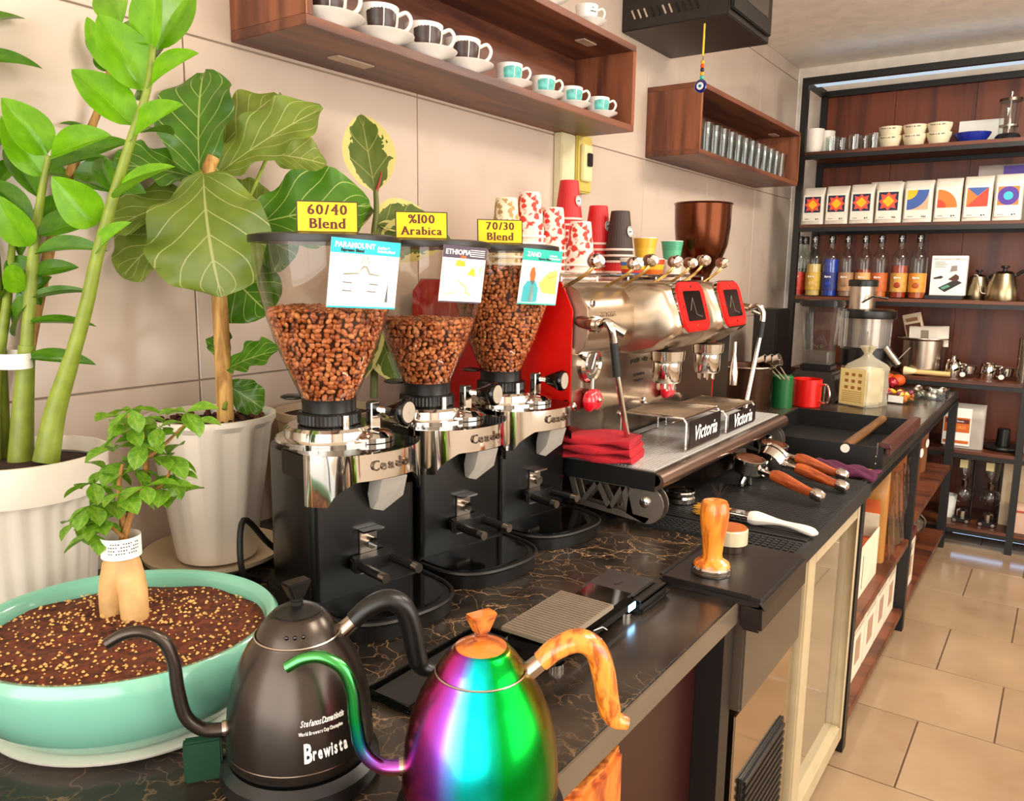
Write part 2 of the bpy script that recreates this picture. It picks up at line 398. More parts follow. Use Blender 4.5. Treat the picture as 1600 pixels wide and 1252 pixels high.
struct(MB().box(X0, -.4, Y0-.1, Y0, 0, ZC).box(3.0, X1, Y0-.1, Y0, 0, ZC).box(-.4, 3.0, Y0-.1, Y0, 0, .35).box(-.4, 3.0, Y0-.1, Y0, 2.3, ZC).obj('wall_rear', M_PLASTER, smooth=0))
w1 = struct(MB().box(-.4, -.34, Y0-.08, Y0-.02, .35, 2.3).box(2.94, 3.0, Y0-.08, Y0-.02, .35, 2.3).box(1.27, 1.33, Y0-.08, Y0-.02, .35, 2.3).box(-.34, 1.27, Y0-.08, Y0-.02, .35, .41).box(1.33, 2.94, Y0-.08, Y0-.02, .35, .41).box(-.34, 1.27, Y0-.08, Y0-.02, 2.24, 2.3).box(1.33, 2.94, Y0-.08, Y0-.02, 2.24, 2.3).obj('window_1', M_BLACK, smooth=0))
w2 = struct(MB().box(X1+.02, X1+.08, .1, .16, .5, 2.25).box(X1+.02, X1+.08, 3.04, 3.1, .5, 2.25).box(X1+.02, X1+.08, 1.57, 1.63, .5, 2.25).obj('window_2', M_BLACK, smooth=0))
# white cable trunking and yellow switch box on the tiled wall
t1 = struct(MB().box(X0, X0+.03, 2.135, 2.215, HC, 1.678).obj('trim_1', plain('cream_trunking', 'd8cfa8', .4), bevel=.003))
sb = T('switch_box', 'yellow plastic switch box on the tiled wall between the two wall shelves', 'switch box', (X0, 2.265, 1.60))
MB().box(.0, .035, -.045, .05, -.09, .085).obj('housing', plain('yellowed_plastic', 'c9b45a', .4), sb, bevel=.005)
MB().box(.035, .047, -.028, .03, -.055, .055).obj('cover', plain('cream_plastic', 'e4d9a0', .4), sb, bevel=.003)
MB().box(.047, .056, -.006, .018, -.01, .03).obj('toggle', M_BLACKP, sb, bevel=.002)

# ---------------------------------------------------------------- counter
wt = T('worktop', 'dark marbled worktop running along the tiled wall', 'worktop', (0, 0, HC))
MB().box(X0, .825, -.3, 4.2, -.036, 0).obj('slab', MARBLE, wt, bevel=.002)
MB().box(.8255, .829, -.3, 1.236, -.036, -.0015).obj('edge_band', plain('grey_edge_band', '6f6253', .35, .3), wt, bevel=.0008)
MB().box(.8255, .829, 2.06, 4.2, -.036, -.0015).obj('edge_band', plain('dark_edge_band', '2a221c', .4), wt, bevel=.0008)
cb_ = T('counter_cabinet', 'black framed cabinet with dark red panel under the near worktop', 'cabinet', (0, 0, 0))
M_MAROON = plain('dark_red_panel', '2c0706', .35)
MB().box(.75, .77, .2, 1.19, .06, HC-.04).obj('panel', M_MAROON, cb_)
MB().box(X0+.02, .815, 1.192, 1.236, 0, HC-.037).obj('side', M_BLACK, cb_)
MB().box(.785, .815, .2, .24, 0, HC-.037).obj('leg', M_BLACK, cb_)
MB().box(X0+.02, .77, .2, 1.19, .02, .06).obj('plinth', M_BLACK, cb_)

# ice maker: taupe glossy door above a mirror-like steel front with a vent grille
im = T('ice_maker', 'undercounter ice maker with taupe flap door and black vent grille', 'ice maker', (0, 0, 0))
MB().box(.2, .80, 1.245, 1.60, .05, .70).obj('body', M_STEEL, im)
MB().box(.80, .83, 1.25, 1.60, .53, .703).obj('door', plain('taupe_gloss', '4d4338', .25), im, bevel=.004)
MB().box(.80, .822, 1.25, 1.60, .06, .522).obj('front', plain('mirror_steel', 'c7b8a4', .1, 1, var=.03), im, bevel=.002)
MB().box(.822, .826, 1.262, 1.275, .53, .70).obj('trim_strip', M_STEEL, im)
MB().box(.8221, .827, 1.29, 1.545, .10, .385).obj('grille_plate', M_BLACKP, im, bevel=.002)
gm = MB().box(.827, .832, 1.30, 1.535, -.004, .004).obj('slat', M_BLACK, im)
gm.location = (0, 0, .115)
for k in range(1, 17):
    o = gm.copy(); COL.objects.link(o); o.parent = im; o.location = (0, 0, .115+k*.016)

# glass-door fridge
fr = T('display_fridge', 'undercounter fridge with cream framed glass door beside the ice maker', 'fridge', (0, 0, 0))
M_CREAM = plain('cream_frame', 'b8a684', .3)
MB().box(.2, .78, 1.615, 1.63, .05, .70).box(.2, .78, 2.085, 2.10, .05, .70).box(.2, .215, 1.63, 2.085, .05, .70).box(.2, .78, 1.63, 2.085, .05, .08).box(.2, .78, 1.63, 2.085, .68, .70).obj('cabinet', plain('fridge_lining', 'b9aa90', .4), fr)
d = MB().box(.79, .835, 1.615, 1.675, .055, .70).box(.79, .835, 2.07, 2.10, .055, .70).box(.79, .835, 1.675, 2.07, .055, .105).box(.79, .835, 1.675, 2.07, .665, .70).obj('door', M_CREAM, fr, bevel=.004)
MB().box(.812, .816, 1.675, 2.07, .105, .665).obj('pane', glass('fridge_pane', 'b8b4a8', .03, 2.2, .25, 'a89a80'), d)
for z in (.28, .48): MB().box(.25, .76, 1.64, 2.08, z, z+.006).obj('rack', M_STEEL, fr)
for k, (y, c) in enumerate(((1.74, 'e8e2d6'), (1.86, 'e8e2d6'), (1.97, 'c8d8e2'))):
    tag(MB().lathe([(.001, 0), (.035, 0), (.036, .12), (.016, .16), (.016, .185), (.001, .185)], 16).obj('milk_bottle', plain('milk_%d' % k, c, .3), loc=(.6, y, .287)), ['white milk bottle inside the fridge, nearest the ice maker', 'white milk bottle in the middle of the fridge rack', 'pale blue bottle inside the fridge, nearest the black post'][k], 'bottle', 'bottles in the fridge')

# black steel rack under the far worktop
ur = T('under_counter_rack', 'black steel rack with boards under the far worktop', 'rack', (0, 0, 0))
for y in (2.125, 3.03, 4.13):
    for x in (.24, .80):
        MB().box(x, x+.035, y, y+.035, 0, .705).obj('post', M_BLACK, ur)
for (y0, y1, z) in ((2.16, 3.03, .085), (3.065, 4.13, .085), (3.065, 4.13, .40), (2.16, 3.03, .345)):
    MB().box(.24, .83, y0, y1, z-.025, z).obj('board', M_BOARD, ur, bevel=.002)
MB().box(.24, .84, 2.125, 4.165, .706, .7075).obj('top_rail', M_BLACK, ur)

# ---------------------------------------------------------------- wall shelves
def wall_shelf(name, label, y0, y1):
    t = T(name, label, 'shelf', (X0, y0, 1.679)); D, H, th = .207, .244, .018; Ln = y1-y0
    MB().box(0, D, 0, Ln, 0, th).obj('bottom_board', M_SHELF, t, bevel=.001)
    MB().box(0, D, 0, Ln, H-th, H).obj('top_board', M_SHELF, t, bevel=.001)
    MB().box(0, .008, th, Ln-th, th, H-th).obj('back_board', M_SHELF, t)
    MB().box(0, D, 0, th, th, H-th).obj('side_board', M_SHELFZ, t, bevel=.001)
    MB().box(0, D, Ln-th, Ln, th, H-th).obj('side_board', M_SHELFZ, t, bevel=.001)
    M_T = plain('bare_board_edge', 'b0743f', .6)
    MB().box(D, D+.0012, .001, .003, th, H-th).obj('edge_line', M_T, t); MB().box(D, D+.0012, Ln-.003, Ln-.001, th, H-th).obj('edge_line', M_T, t)
    return t
ws1 = wall_shelf('wall_shelf', 'walnut box wall shelf holding the coffee cups', .995, 2.254)
MB().box(.075, .105, .17, .27, -.003, 0).obj('mounting_plate', plain('beige_sticker', 'b49c88', .5), ws1)
MB().box(.12, .15, 1.05, 1.12, .223, .226).obj('mounting_plate', plain('beige_sticker', 'b49c88', .5), ws1)
ws2 = wall_shelf('wall_shelf', 'walnut box wall shelf holding the drinking glasses', 2.765, 3.99)
MB().box(.1, .13, 1.08, 1.15, .223, .226).obj('mounting_plate', plain('beige_sticker', 'b49c88', .5), ws2)

# black wall unit (small grill oven) up under the ceiling
hd = T('wall_oven', 'black metal oven box hung high on the wall under the ceiling', 'oven', (X0, 2.55, 2.06))
MB().box(0, .37, 0, .40, 0, .295).obj('body', plain('dark_grey_metal', '2a2420', .4, .3), hd, bevel=.003)
for k in range(11):
    MB().box(-.003, .003, -.004, .002, -.016, .016).obj('vent_slot', M_CHROME if k < 3 or k in (5, 6) else M_BLACKG, hd, loc=(.045+k*.022, -.001, .048), rot=(0, math.radians(-25), 0))
do = MB().box(.37, .382, .015, .385, .02, .285).obj('door', M_BLACK, hd, bevel=.003)
MB().box(.382, .3835, .06, .34, .07, .25).obj('pane', plain('dark_oven_glass', '3c3630', .06), do)
MB().cb((.388, .36, .14), (.012, .012, .012)).obj('knob', M_CHROME, do, bevel=.004)

# ---------------------------------------------------------------- tall shelving on the back wall
YS = 4.2
def S(px, py): return at(px, py, 'y', YS)
su = T('shelving_unit', 'tall black steel shelving unit with mahogany boards on the back wall', 'shelving', (0, YS, 0))
BZ = [1.862, 1.511, 1.156, .790, .462, .10]
SXL, SXR = .02, 2.2
for x in (SXL, 1.075, SXR-.03):
    for y in (0, .36): MB().box(x, x+.03, y, y+.03, 0, 2.215).obj('post', M_BLACK, su)
for z in BZ:
    MB().box(SXL+.031, SXR, .002, .385, z-.016, z).obj('board', M_BOARD, su, bevel=.001)
    MB().box(SXL+.03, SXR, .001, .02, z-.036, z-.0165).obj('rail', M_BLACK, su); MB().box(SXL+.03, SXR, .37, .389, z-.036, z-.0165).obj('rail', M_BLACK, su)
MB().box(SXL+.03, SXR, 0, .03, 2.185, 2.215).obj('rail', M_BLACK, su); MB().box(SXL+.03, SXR, .36, .39, 2.185, 2.215).obj('rail', M_BLACK, su); MB().box(SXL, SXL+.03, .03, .36, 2.185, 2.215).obj('rail', M_BLACK, su)
for k in range(6): MB().box(SXL+k*.36+.001, SXL+(k+1)*.36-.001, .391, .40, .02, 2.21).obj('back_panel', M_BACKP, su)
MB().box(.06, 2.16, .05, .12, 2.19, 2.205).obj('led_strip', plain('led_cold', 'cfe4ff', .5, emit='a9c4d8', estr=.75), su)
MB().box(.86, 2.16, .03, .05, .055, .063).obj('led_strip', plain('led_cold_low', 'cfe4ff', .5, emit='a8cfff', estr=3.0), su)
# ---------------------------------------------------------------- coffee grinders
M_GBODY = plain('satin_black_paint', '080706', .27, spec=.5)
M_BEAN = None
def bean_mat():
    m, nt, b = base_mat('roasted_bean'); L = nt.links.new
    at_ = N(nt, 'ShaderNodeAttribute'); at_.attribute_name = 'tone'
    L(ramp(nt, at_.outputs['Fac'], [(0, '783612'), (.4, 'b6602c'), (1, 'dc9058')]), b.inputs['Base Color'])
    b.inputs['Roughness'].default_value = .32; b.inputs['Specular IOR Level'].default_value = .6
    return m
M_BEAN = bean_mat(); M_BEANIN = plain('bean_mass', '3a1a08', .8)
M_YELLOW = plain('yellow_card', 'ecc800', .4, var=.03)
def prof_r(P, z):
    for (r0, z0), (r1, z1) in zip(P, P[1:]):
        if z0 <= z <= z1: return r0+(r1-r0)*(z-z0)/(z1-z0)
    return P[-1][0]
HOP = [(.040, .312), (.056, .347), (.071, .382), (.0835, .417), (.094, .452), (.1025, .49), (.1085, .525), (.111, .557)]
def beans(name, loc, top, label, seed):
    rnd = random.Random(seed); vs = []; fs = []; tone = []
    # unit bean: rounded back, flat creased belly
    bv = []; nu, nw = 8, 4
    for j in range(nw+1):
        t = PI*j/nw
        for k in range(nu):
            a = 2*PI*k/nu; x = math.sin(t)*math.cos(a)*.78; z = math.sin(t)*math.sin(a)*.62
            if z < 0: z *= .55
            if abs(math.cos(a)) < .1 and z < 0: z *= .2
            bv.append(Vector((x, -math.cos(t), z)))
    bf = [(j*nu+k, j*nu+(k+1) % nu, (j+1)*nu+(k+1) % nu, (j+1)*nu+k) for j in range(nw) for k in range(nu)]
    spots = []
    z = .318
    while z < top:
        r = prof_r(HOP, z)-.0058; n = int(2*PI*r/.0092)
        for k in range(n):
            a = 2*PI*(k+rnd.random()*.7)/n; spots.append((r-rnd.random()*.0025, a, z+rnd.uniform(-.002, .002), False))
        z += .0074
    rt = prof_r(HOP, top)-.006
    for k in range(int(PI*rt*rt/5.5e-5)):
        spots.append((rt*math.sqrt(rnd.random()), rnd.random()*2*PI, top+rnd.uniform(-.003, .002), True))
    for (r, a, z, flat) in spots:
        p = Vector((r*math.cos(a), r*math.sin(a), z))
        nrm = Vector((0, 0, 1)) if flat else Vector((math.cos(a), math.sin(a), 0))
        nrm = (nrm+Vector((rnd.gauss(0, .3), rnd.gauss(0, .3), rnd.gauss(0, .3)))).normalized()
        if rnd.random() < .3: nrm = -nrm
        E = nrm.to_track_quat('Z', 'Y').to_matrix() @ Matrix.Rotation(rnd.random()*2*PI, 3, 'Z')
        s = rnd.uniform(.0050, .0062); o = len(vs); tn = rnd.random()
        for q in bv: vs.append(tuple(p + E @ (q*s)))
        fs += [tuple(i+o for i in q) for q in bf]; tone += [tn]*len(bv)
    me = bpy.data.meshes.new(name); me.from_pydata(vs, [], fs); me.shade_smooth()
    at_ = me.attributes.new('tone', 'FLOAT', 'POINT'); at_.data.foreach_set('value', tone)
    me.materials.append(M_BEAN); ob = bpy.data.objects.new(name, me); COL.objects.link(ob); ob.location = loc
    tag(ob, label, 'coffee beans', kind='stuff')
    core = MB().lathe([(.001, .314)]+[(prof_r(HOP, .314+(top-.318)*k/8)-.010, .314+(top-.318)*k/8) for k in range(9)]+[(.001, top-.004)], 24).obj('bean_core', M_BEANIN, ob)
    core['kind'] = 'stuff'

def card_art(t, M, w, h, head, art):
    """printed card: header band, lettering and the line drawing"""
    MB().box(-w/2, w/2, -h/2, h/2, -.0006, 0, M).obj('card', M_PAPERW, t)
    MB().box(-w/2, w/2, h*.29, h/2, 0, .0004, M).obj('header', plain('card_'+head, head, .5, var=.02), t)
    MB().box(-w/2, w/2, -h/2, -h*.475, 0, .0003, M).obj('footer', plain('card_'+head, head, .5, var=.02), t)
    for ln, sz, x, y, c in art[0]: text(ln, sz, c, M @ Matrix.Translation((x*w, y*h, .0005)), t, bold=.0003, align='LEFT')
    for pts, c in art[1]:
        MB().prism([(x*w, y*h) for x, y in pts], 0, .0003 if max(y for x, y in pts) < .29 else .0006, M).obj('drawing', plain('art_'+c, c, .6), t)

def grinder(k, y, sign1, sign2, label, card, bean_top, bean_label, cw, ch, cang, cz, sgp):
    RZ = math.radians(-10); gx = .265
    t = T('coffee_grinder', label, 'grinder', (gx, y, HC), RZ, 'coffee grinders on the worktop')
    # base and tray
    out = arc(-.0, 0, .1, PI/2, 1.5*PI, 10)+[(.10, -.1)]+[(.10, .1)]
    MB().prism([(x*1.04, yy*1.04) for x, yy in out], 0, .03).obj('base', M_BLACKP, t, bevel=.004)
    tc_ = lambda a, k: (.085+k*.141*abs(math.cos(a))**.5, k*.106*math.copysign(abs(math.sin(a))**.8, a))
    tr = [tc_(-PI/2+PI*i/28, 1) for i in range(29)]
    MB().prism(tr, 0, .026).obj('tray', M_BLACKP, t, bevel=.003)
    MB().prism([(.095+(x-.095)*.9, yy*.9) for x, yy in tr], .0261, .0285).obj('tray_insert', M_BLACKG, t, bevel=.001)
    ri = [tc_(-PI/2+PI*i/28, 1.01) for i in range(29)]
    MB().tube([(x, yy, .027) for x, yy in ri], .0035, 6).obj('tray_rim', M_BLACKP, t)
    # body
    body = arc(0, 0, .093, PI/2+.25, 1.5*PI-.25, 12)+arc(.085, -.082, .014, -PI/2, 0, 4)+arc(.085, .082, .014, 0, PI/2, 4)
    MB().prism(body, .03, .246).obj('body', M_GBODY, t, smooth=40)
    nose = [(.02, -.098)]+[(.1+.052*(1-abs(s)**2.6), s*.1) for s in [i/10 for i in range(-10, 11)]]+[(.02, .098)]
    MB().prism(nose, .214, .2535).obj('nose', M_BLACKG, t, bevel=.002)
    # chrome band round the nose
    b = MB(); cur = [(.092, -.103)]+[(.1+.055*(1-abs(s)**2.6), s*.1035) for s in [i/16 for i in range(-16, 17)]]+[(.092, .103)]
    lo = [.18 if abs(yy) > .084 else .18+.036*min(1, ((.084-abs(yy))/.034))**.55 for x, yy in cur]
    vs = []; fs = []; n = len(cur)
    for (x, yy), z in zip(cur, lo):
        vs += [(x, yy, z), (x, yy, .2555), (x-.005, yy*.97, .2555), (x-.005, yy*.97, z)]
    for i in range(n-1):
        for q in range(4): fs.append((i*4+q, i*4+(q+1) % 4, (i+1)*4+(q+1) % 4, (i+1)*4+q))
    fs += [(0, 1, 2, 3), tuple((n-1)*4+q for q in (3, 2, 1, 0))]
    b.add(vs, fs); b.obj('band', M_CHROME, t, smooth=50)
    # raised lettering on the band
    for i, chx in enumerate('Ceado'):
        s = -.22+i*.135; x = .1+.0555*(1-abs(s)**2.6); dx = -.0555*2.6*abs(s)**1.6/.1035
        text(chx, .0225, M_DSTEEL, frame((x, s*.1035, .237), (dx, 1, 0), (0, 0, 1)), t, bold=.0004, extrude=.0016)
    # grinding head
    MB().lathe([(.001, .2536), (.086, .2536), (.086, .2575), (.08, .259), (.072, .2595), (.071, .272), (.066, .2765), (.001, .277)], 40, (.002, 0, 0)).obj('head', M_CHROME, t)
    MB().ball((.062, .035, .258), (.036, .04, .016)).obj('clamp', M_CHROME, t)
    MB().cyl((.052, -.004), .0055, .268, .296, 12).obj('pin', M_CHROME, t)
    MB().lathe([(.02, .2775), (.048, .2775), (.049, .280), (.049, .2945), (.046, .297), (.02, .297)], 96, ripple=lambda a, z: 1+(.022 if int(a*96/(2*PI)+.5) % 2 else -.012) if .279 < z < .296 else 1).obj('adjusting_ring', M_BLACKP, t, smooth=20)
    MB().lathe([(.02, .2975), (.0425, .2975), (.0425, .312), (.0435, .318), (.041, .318), (.02, .312)], 36).obj('collar', M_BLACKP, t)
    MB().ball((-.052, -.034, .316), (.022, .02, .0045)).obj('slide_gate', M_BLACKP, t)
    MB().box(.05, .066, .034, .052, .268, .314).obj('bracket', M_CHROME, t, bevel=.002)
    MB().tube([(.058, .045, .302), (.082, .062, .299)], .0055, 10).obj('rod', M_CHROME, t)
    Kf = frame((.076, .064, .299), (.2, 1, 0), (0, 0, 1)) @ Matrix.Identity(4)
    ka = Vector((.93, .28, -.12)).normalized(); Kf = frame((.072, .060, .300), Vector((0, 0, 1)).cross(ka), Vector((0, 0, 1)))
    kn = MB().lathe([(.001, 0), (.008, 0), (.013, .012), (.0205, .03), (.0215, .036), (.0195, .041), (.001, .041)], 24, M=Kf).obj('lever_knob', M_BLACKG, t)
    MB().lathe([(.001, .0412), (.0165, .0412), (.0165, .0424), (.001, .0424)], 24, M=Kf).obj('knob_cap', plain('grey_cap', 'a89c8c', .5), kn)
    # hopper
    MB().lathe(HOP, 48).obj('hopper', glass('smoky_hopper', 'f1ece6', .03, 1.0), t)
    MB().lathe([(.001, .5575), (.1145, .5575), (.1153, .562), (.1145, .568), (.10, .571), (.001, .572)], 48).obj('lid', plain('black_lid', '1c1613', .35), t)
    # dosing spout: folded steel chute under the nose
    Sp = frame((.128, .02, .213), (0, 1, 0), (-.1, 0, -1)) @ Matrix.Scale(1.18, 4)
    MB().add([(-.02, 0, .012), (.02, 0, .012), (.02, .03, .016), (.006, .056, .02), (-.012, .05, .02), (-.02, .028, .016),
              (-.02, 0, -.014), (.02, 0, -.014), (.02, .03, -.008), (.006, .056, .014), (-.012, .05, .014), (-.02, .028, -.008), (.004, 0, .028), (-.002, .053, .034)],
             [(0, 12, 13, 4, 5), (12, 1, 2, 3, 13), (0, 6, 7, 1, 12), (1, 7, 8, 2), (2, 8, 9, 3), (4, 10, 11, 5), (5, 11, 6, 0), (6, 11, 10, 9, 8, 7)], Sp).obj('spout', plain('bright_steel', 'd9cfc2', .25, .35), t, bevel=.0008, smooth=20)
    # portafilter fork
    MB().box(.099, .102, -.016, .016, .055, .125).obj('fork_plate', M_STEEL, t, bevel=.001)
    MB().box(.1, .116, -.018, .02, .124, .127).obj('fork_tab', M_CHROME, t)
    MB().cyl((0, 0), .009, 0, .012, 14, frame((.102, 0, .105), (0, 1, 0), (0, 0, 1))).obj('bolt', M_CHROME, t)
    MB().prism([(.1, -.034), (.118, -.04), (.125, -.03), (.128, .0), (.125, .03), (.118, .04), (.1, .034)], .066, .088).obj('fork_bracket', M_BLACKP, t, bevel=.003)
    for s in (-1, 1):
        p = MB().tube([(.118, s*.028, .078), (.15, s*.03, .077), (.175, s*.03, .077)], .0075, 10).obj('fork_prong', M_BLACKP, t)
        MB().tube([(.175, s*.03, .077), (.188, s*.03, .077)], .0074, 12).obj('prong_tip', M_STEEL, p)
    # sign on the lid, seen square on from the barista's side
    def loc(v): return Matrix.Rotation(-RZ, 4, 'Z') @ Matrix.Translation((-gx, -y, -HC)) @ Matrix.Translation(Vector(v))
    sgn = T('price_sign', 'yellow sign reading %s %s on the %s' % (sign1, sign2, ('nearest hopper lid', 'middle hopper lid', 'hopper lid by the espresso machine')[k]), 'sign', (gx, y, HC+.572), RZ, 'yellow blend signs')
    Mx = frame((sgp[0], sgp[1], .0235), (.57, .82, .0), (-.1, .08, 1))
    MB().box(-.045, .045, -.0235, .0235, -.003, 0, Mx).obj('backing', plain('brown_card_edge', '3a2408', .5), sgn)
    MB().box(-.043, .043, -.0215, .0215, 0, .0006, Mx).obj('card', M_YELLOW, sgn)
    INKB = plain('brown_print', '5a1c08', .6)
    serif_text(sign1, .0215, INKB, Mx @ Matrix.Translation((0, .0108, .0009)), sgn)
    serif_text(sign2, .0215 if len(sign2) < 6 else .0195, INKB, Mx @ Matrix.Translation((0, -.0095, .0009)), sgn)
    # printed origin card leaning on the hopper
    ca = math.radians(cang); r = .1175
    cd = T('origin_card', card[1], 'card', (gx, y, HC), RZ, 'printed cards on the hoppers')
    Mc = frame((r*math.cos(ca), r*math.sin(ca), cz), (-math.sin(ca), math.cos(ca), -.05), (.12*math.cos(ca), .12*math.sin(ca), 1))
    card_art(cd, Mc, cw, ch, card[0], card[2])
    beans('coffee_beans', (gx, y, HC), bean_top, bean_label, 10+k)
TEAL, PURP, ORAN = '18b8c8', '4a3a4c', 'd86a18'
WP = M_INKW
artA = ([('PARAMOUNT', .0105, -.45, .405, WP), ('Espresso Blend', .006, -.36, .335, M_INK), ('Arabica &', .005, .16, .40, WP), ('Robusta Blend', .005, .16, .35, WP)],
        [([(-.3, .0), (-.08, .02), (-.03, .12), (.03, .12), (.08, .02), (.22, .0), (.22, -.015), (.07, .0), (.02, .1), (-.02, .1), (-.09, .0), (-.3, -.02)], '8a8068'),
         ([(-.06, .16), (-.03, .26), (.0, .18), (.03, .27), (.06, .16), (.05, .15), (.03, .24), (0, .165), (-.03, .24), (-.05, .15)], 'a89a70')] +
        [([(x, y), (x+.13, y-.005), (x+.13, y-.02), (x, y-.015)], '6a625c') for x, y in ((-.3, -.12), (-.3, -.24), (.08, -.13), (.06, -.24))] +
        [([(.33, -.4), (.36, -.1), (.375, -.4)], '5a6464'), ([(-.3, .2), (-.2, .26), (-.2, .25), (-.3, .19)], 'c8b890')])
artB = ([('ETHIOPIA', .0115, -.45, .39, WP), ('Lima', .006, -.1, .32, plain('orange_print', 'd86a18', .6)), ],
        [([(.12, .45-k*.035), (.46, .45-k*.035), (.46, .436-k*.035), (.12, .436-k*.035)], 'e8e2da') for k in range(4)] + [([(-.2, .15), (-.17, .25), (-.1, .26), (-.06, .24), (.0, .25), (.04, .15)], 'e0b020'), ([(.1, .0), (.2, .14), (.26, .1), (.28, -.03), (.2, .0)], 'e8b81c'),
         ([(-.1, -.1), (.1, -.2), (.12, -.3), (.3, -.38), (.1, -.33), (.08, -.22), (-.1, -.12)], 'e0c060'), ([(.3, .1), (.42, .15), (.4, -.05), (.39, .12)], 'd8b850'), ([(-.4, -.35), (-.1, -.3), (-.1, -.32), (-.4, -.37)], 'e8d490')])
artC = ([('ZAND', .012, -.4, .40, WP), ('Espresso Blend', .005, -.1, .33, M_INK), ('Arabica &', .0045, .18, .40, WP), ('Robusta Blend', .0045, .18, .35, WP)],
        [([(-.42, -.46), (-.4, -.18), (-.32, -.08), (-.12, -.06), (-.02, -.2), (-.02, -.44), (-.1, -.46)], '3aa8b0'), ([(-.27, .05), (-.24, .16), (-.17, .18), (-.12, .05), (-.14, -.1), (-.18, -.16), (-.24, -.08)], 'd06020'), ([(-.22, -.14), (-.18, -.18), (-.14, -.14), (-.13, -.44), (-.24, -.44)], 'e8e4da'),
         ([(-.02, -.12), (.16, .06), (.42, .14), (.45, -.3), (.1, -.28)], 'e8d060'), ([(.2, .1), (.44, .16), (.44, .15), (.2, .08)], 'c8a030'), ([(.2, .0), (.44, .06), (.44, .05), (.2, -.02)], 'c8a030'), ([(-.25, .2), (-.2, .28), (-.15, .2)], 'e6d6c0')])
GR = [(0, .866, '60/40', 'Blend', 'black coffee grinder nearest the camera, with the 60/40 blend sign', (TEAL, 'white and turquoise card reading PARAMOUNT on the nearest hopper', artA), .458, 'roasted beans in the nearest hopper, under the 60/40 sign', .112, .098, -5, .512, (.036, -.018)),
      (1, 1.1025, '%100', 'Arabica', 'black coffee grinder in the middle of the three, with the %100 Arabica sign', (PURP, 'white and purple card reading ETHIOPIA on the middle hopper', artB), .43, 'roasted beans in the middle hopper, under the %100 Arabica sign', .086, .094, -8, .512, (.024, -.03)),
      (2, 1.335, '70/30', 'Blend', 'black coffee grinder nearest the espresso machine, with the 70/30 blend sign', ('18b0a0', 'white and green card reading ZAND on the hopper by the espresso machine', artC), .525, 'roasted beans in the fullest hopper, under the 70/30 sign', .098, .105, -6, .508, (.024, -.03))]
for g in GR: grinder(*g)
tag(MB().tube(spline([(.16, .80, HC+.0062), (.19, .745, HC+.05), (.165, .77, HC+.12), (.15, .83, HC+.06), (.12, .90, HC+.0075), (.05, 0.98, HC+.0075)], 6), .005, 8).obj('power_cord', M_RUBBER), 'black power cord looping behind the nearest grinder', 'cord')

# ---------------------------------------------------------------- kettles
def rainbow():
    m, nt, b = base_mat('rainbow_titanium'); L = nt.links.new
    tc = N(nt, 'ShaderNodeTexCoord'); sp = N(nt, 'ShaderNodeSeparateXYZ'); L(tc.outputs['Object'], sp.inputs[0])
    an = N(nt, 'ShaderNodeMath', operation='ARCTAN2'); L(sp.outputs['Y'], an.inputs[0]); L(sp.outputs['X'], an.inputs[1])
    nz = N(nt, 'ShaderNodeTexNoise', i_Scale=8.0); L(tc.outputs['Object'], nz.inputs['Vector'])
    a2 = N(nt, 'ShaderNodeMath', operation='MULTIPLY_ADD'); a2.inputs[1].default_value = 1/(2*PI); a2.inputs[2].default_value = .5; L(an.outputs[0], a2.inputs[0])
    a3 = N(nt, 'ShaderNodeMath', operation='MULTIPLY_ADD'); a3.inputs[1].default_value = .03; L(nz.outputs['Fac'], a3.inputs[0]); L(a2.outputs[0], a3.inputs[2])
    r = ramp(nt, a3.outputs[0], [(0, 'c89030'), (.03, '4a9028'), (.51, '70300c'), (.56, 'a83050'), (.61, 'c038a8'), (.66, '9850d8'), (.695, '50a0e8'), (.72, '10d8e8'), (.765, '10c8c0'), (.80, '08a838'), (.9, '0c8820'), (1, 'c89030')])
    L(r, b.inputs['Base Color']); b.inputs['Metallic'].default_value = 1; b.inputs['Roughness'].default_value = .24; b.inputs['Anisotropic'].default_value = .5
    return m
def rainbow_spout():
    m, nt, b = base_mat('rainbow_titanium_spout'); L = nt.links.new
    tc = N(nt, 'ShaderNodeTexCoord'); sp = N(nt, 'ShaderNodeSeparateXYZ'); L(tc.outputs['Object'], sp.inputs[0])
    r = ramp(nt, sp.outputs['Z'], [(.055, 'e0a838'), (.06, 'c850c0'), (.07, '9060d8'), (.085, '20a8c0'), (.11, '18b858'), (.18, '58b060')])
    L(r, b.inputs['Base Color']); b.inputs['Metallic'].default_value = 1; b.inputs['Roughness'].default_value = .22
    return m
M_RB = rainbow(); M_KBLK = plain('black_teflon_metal', '4a423c', .27, .85)
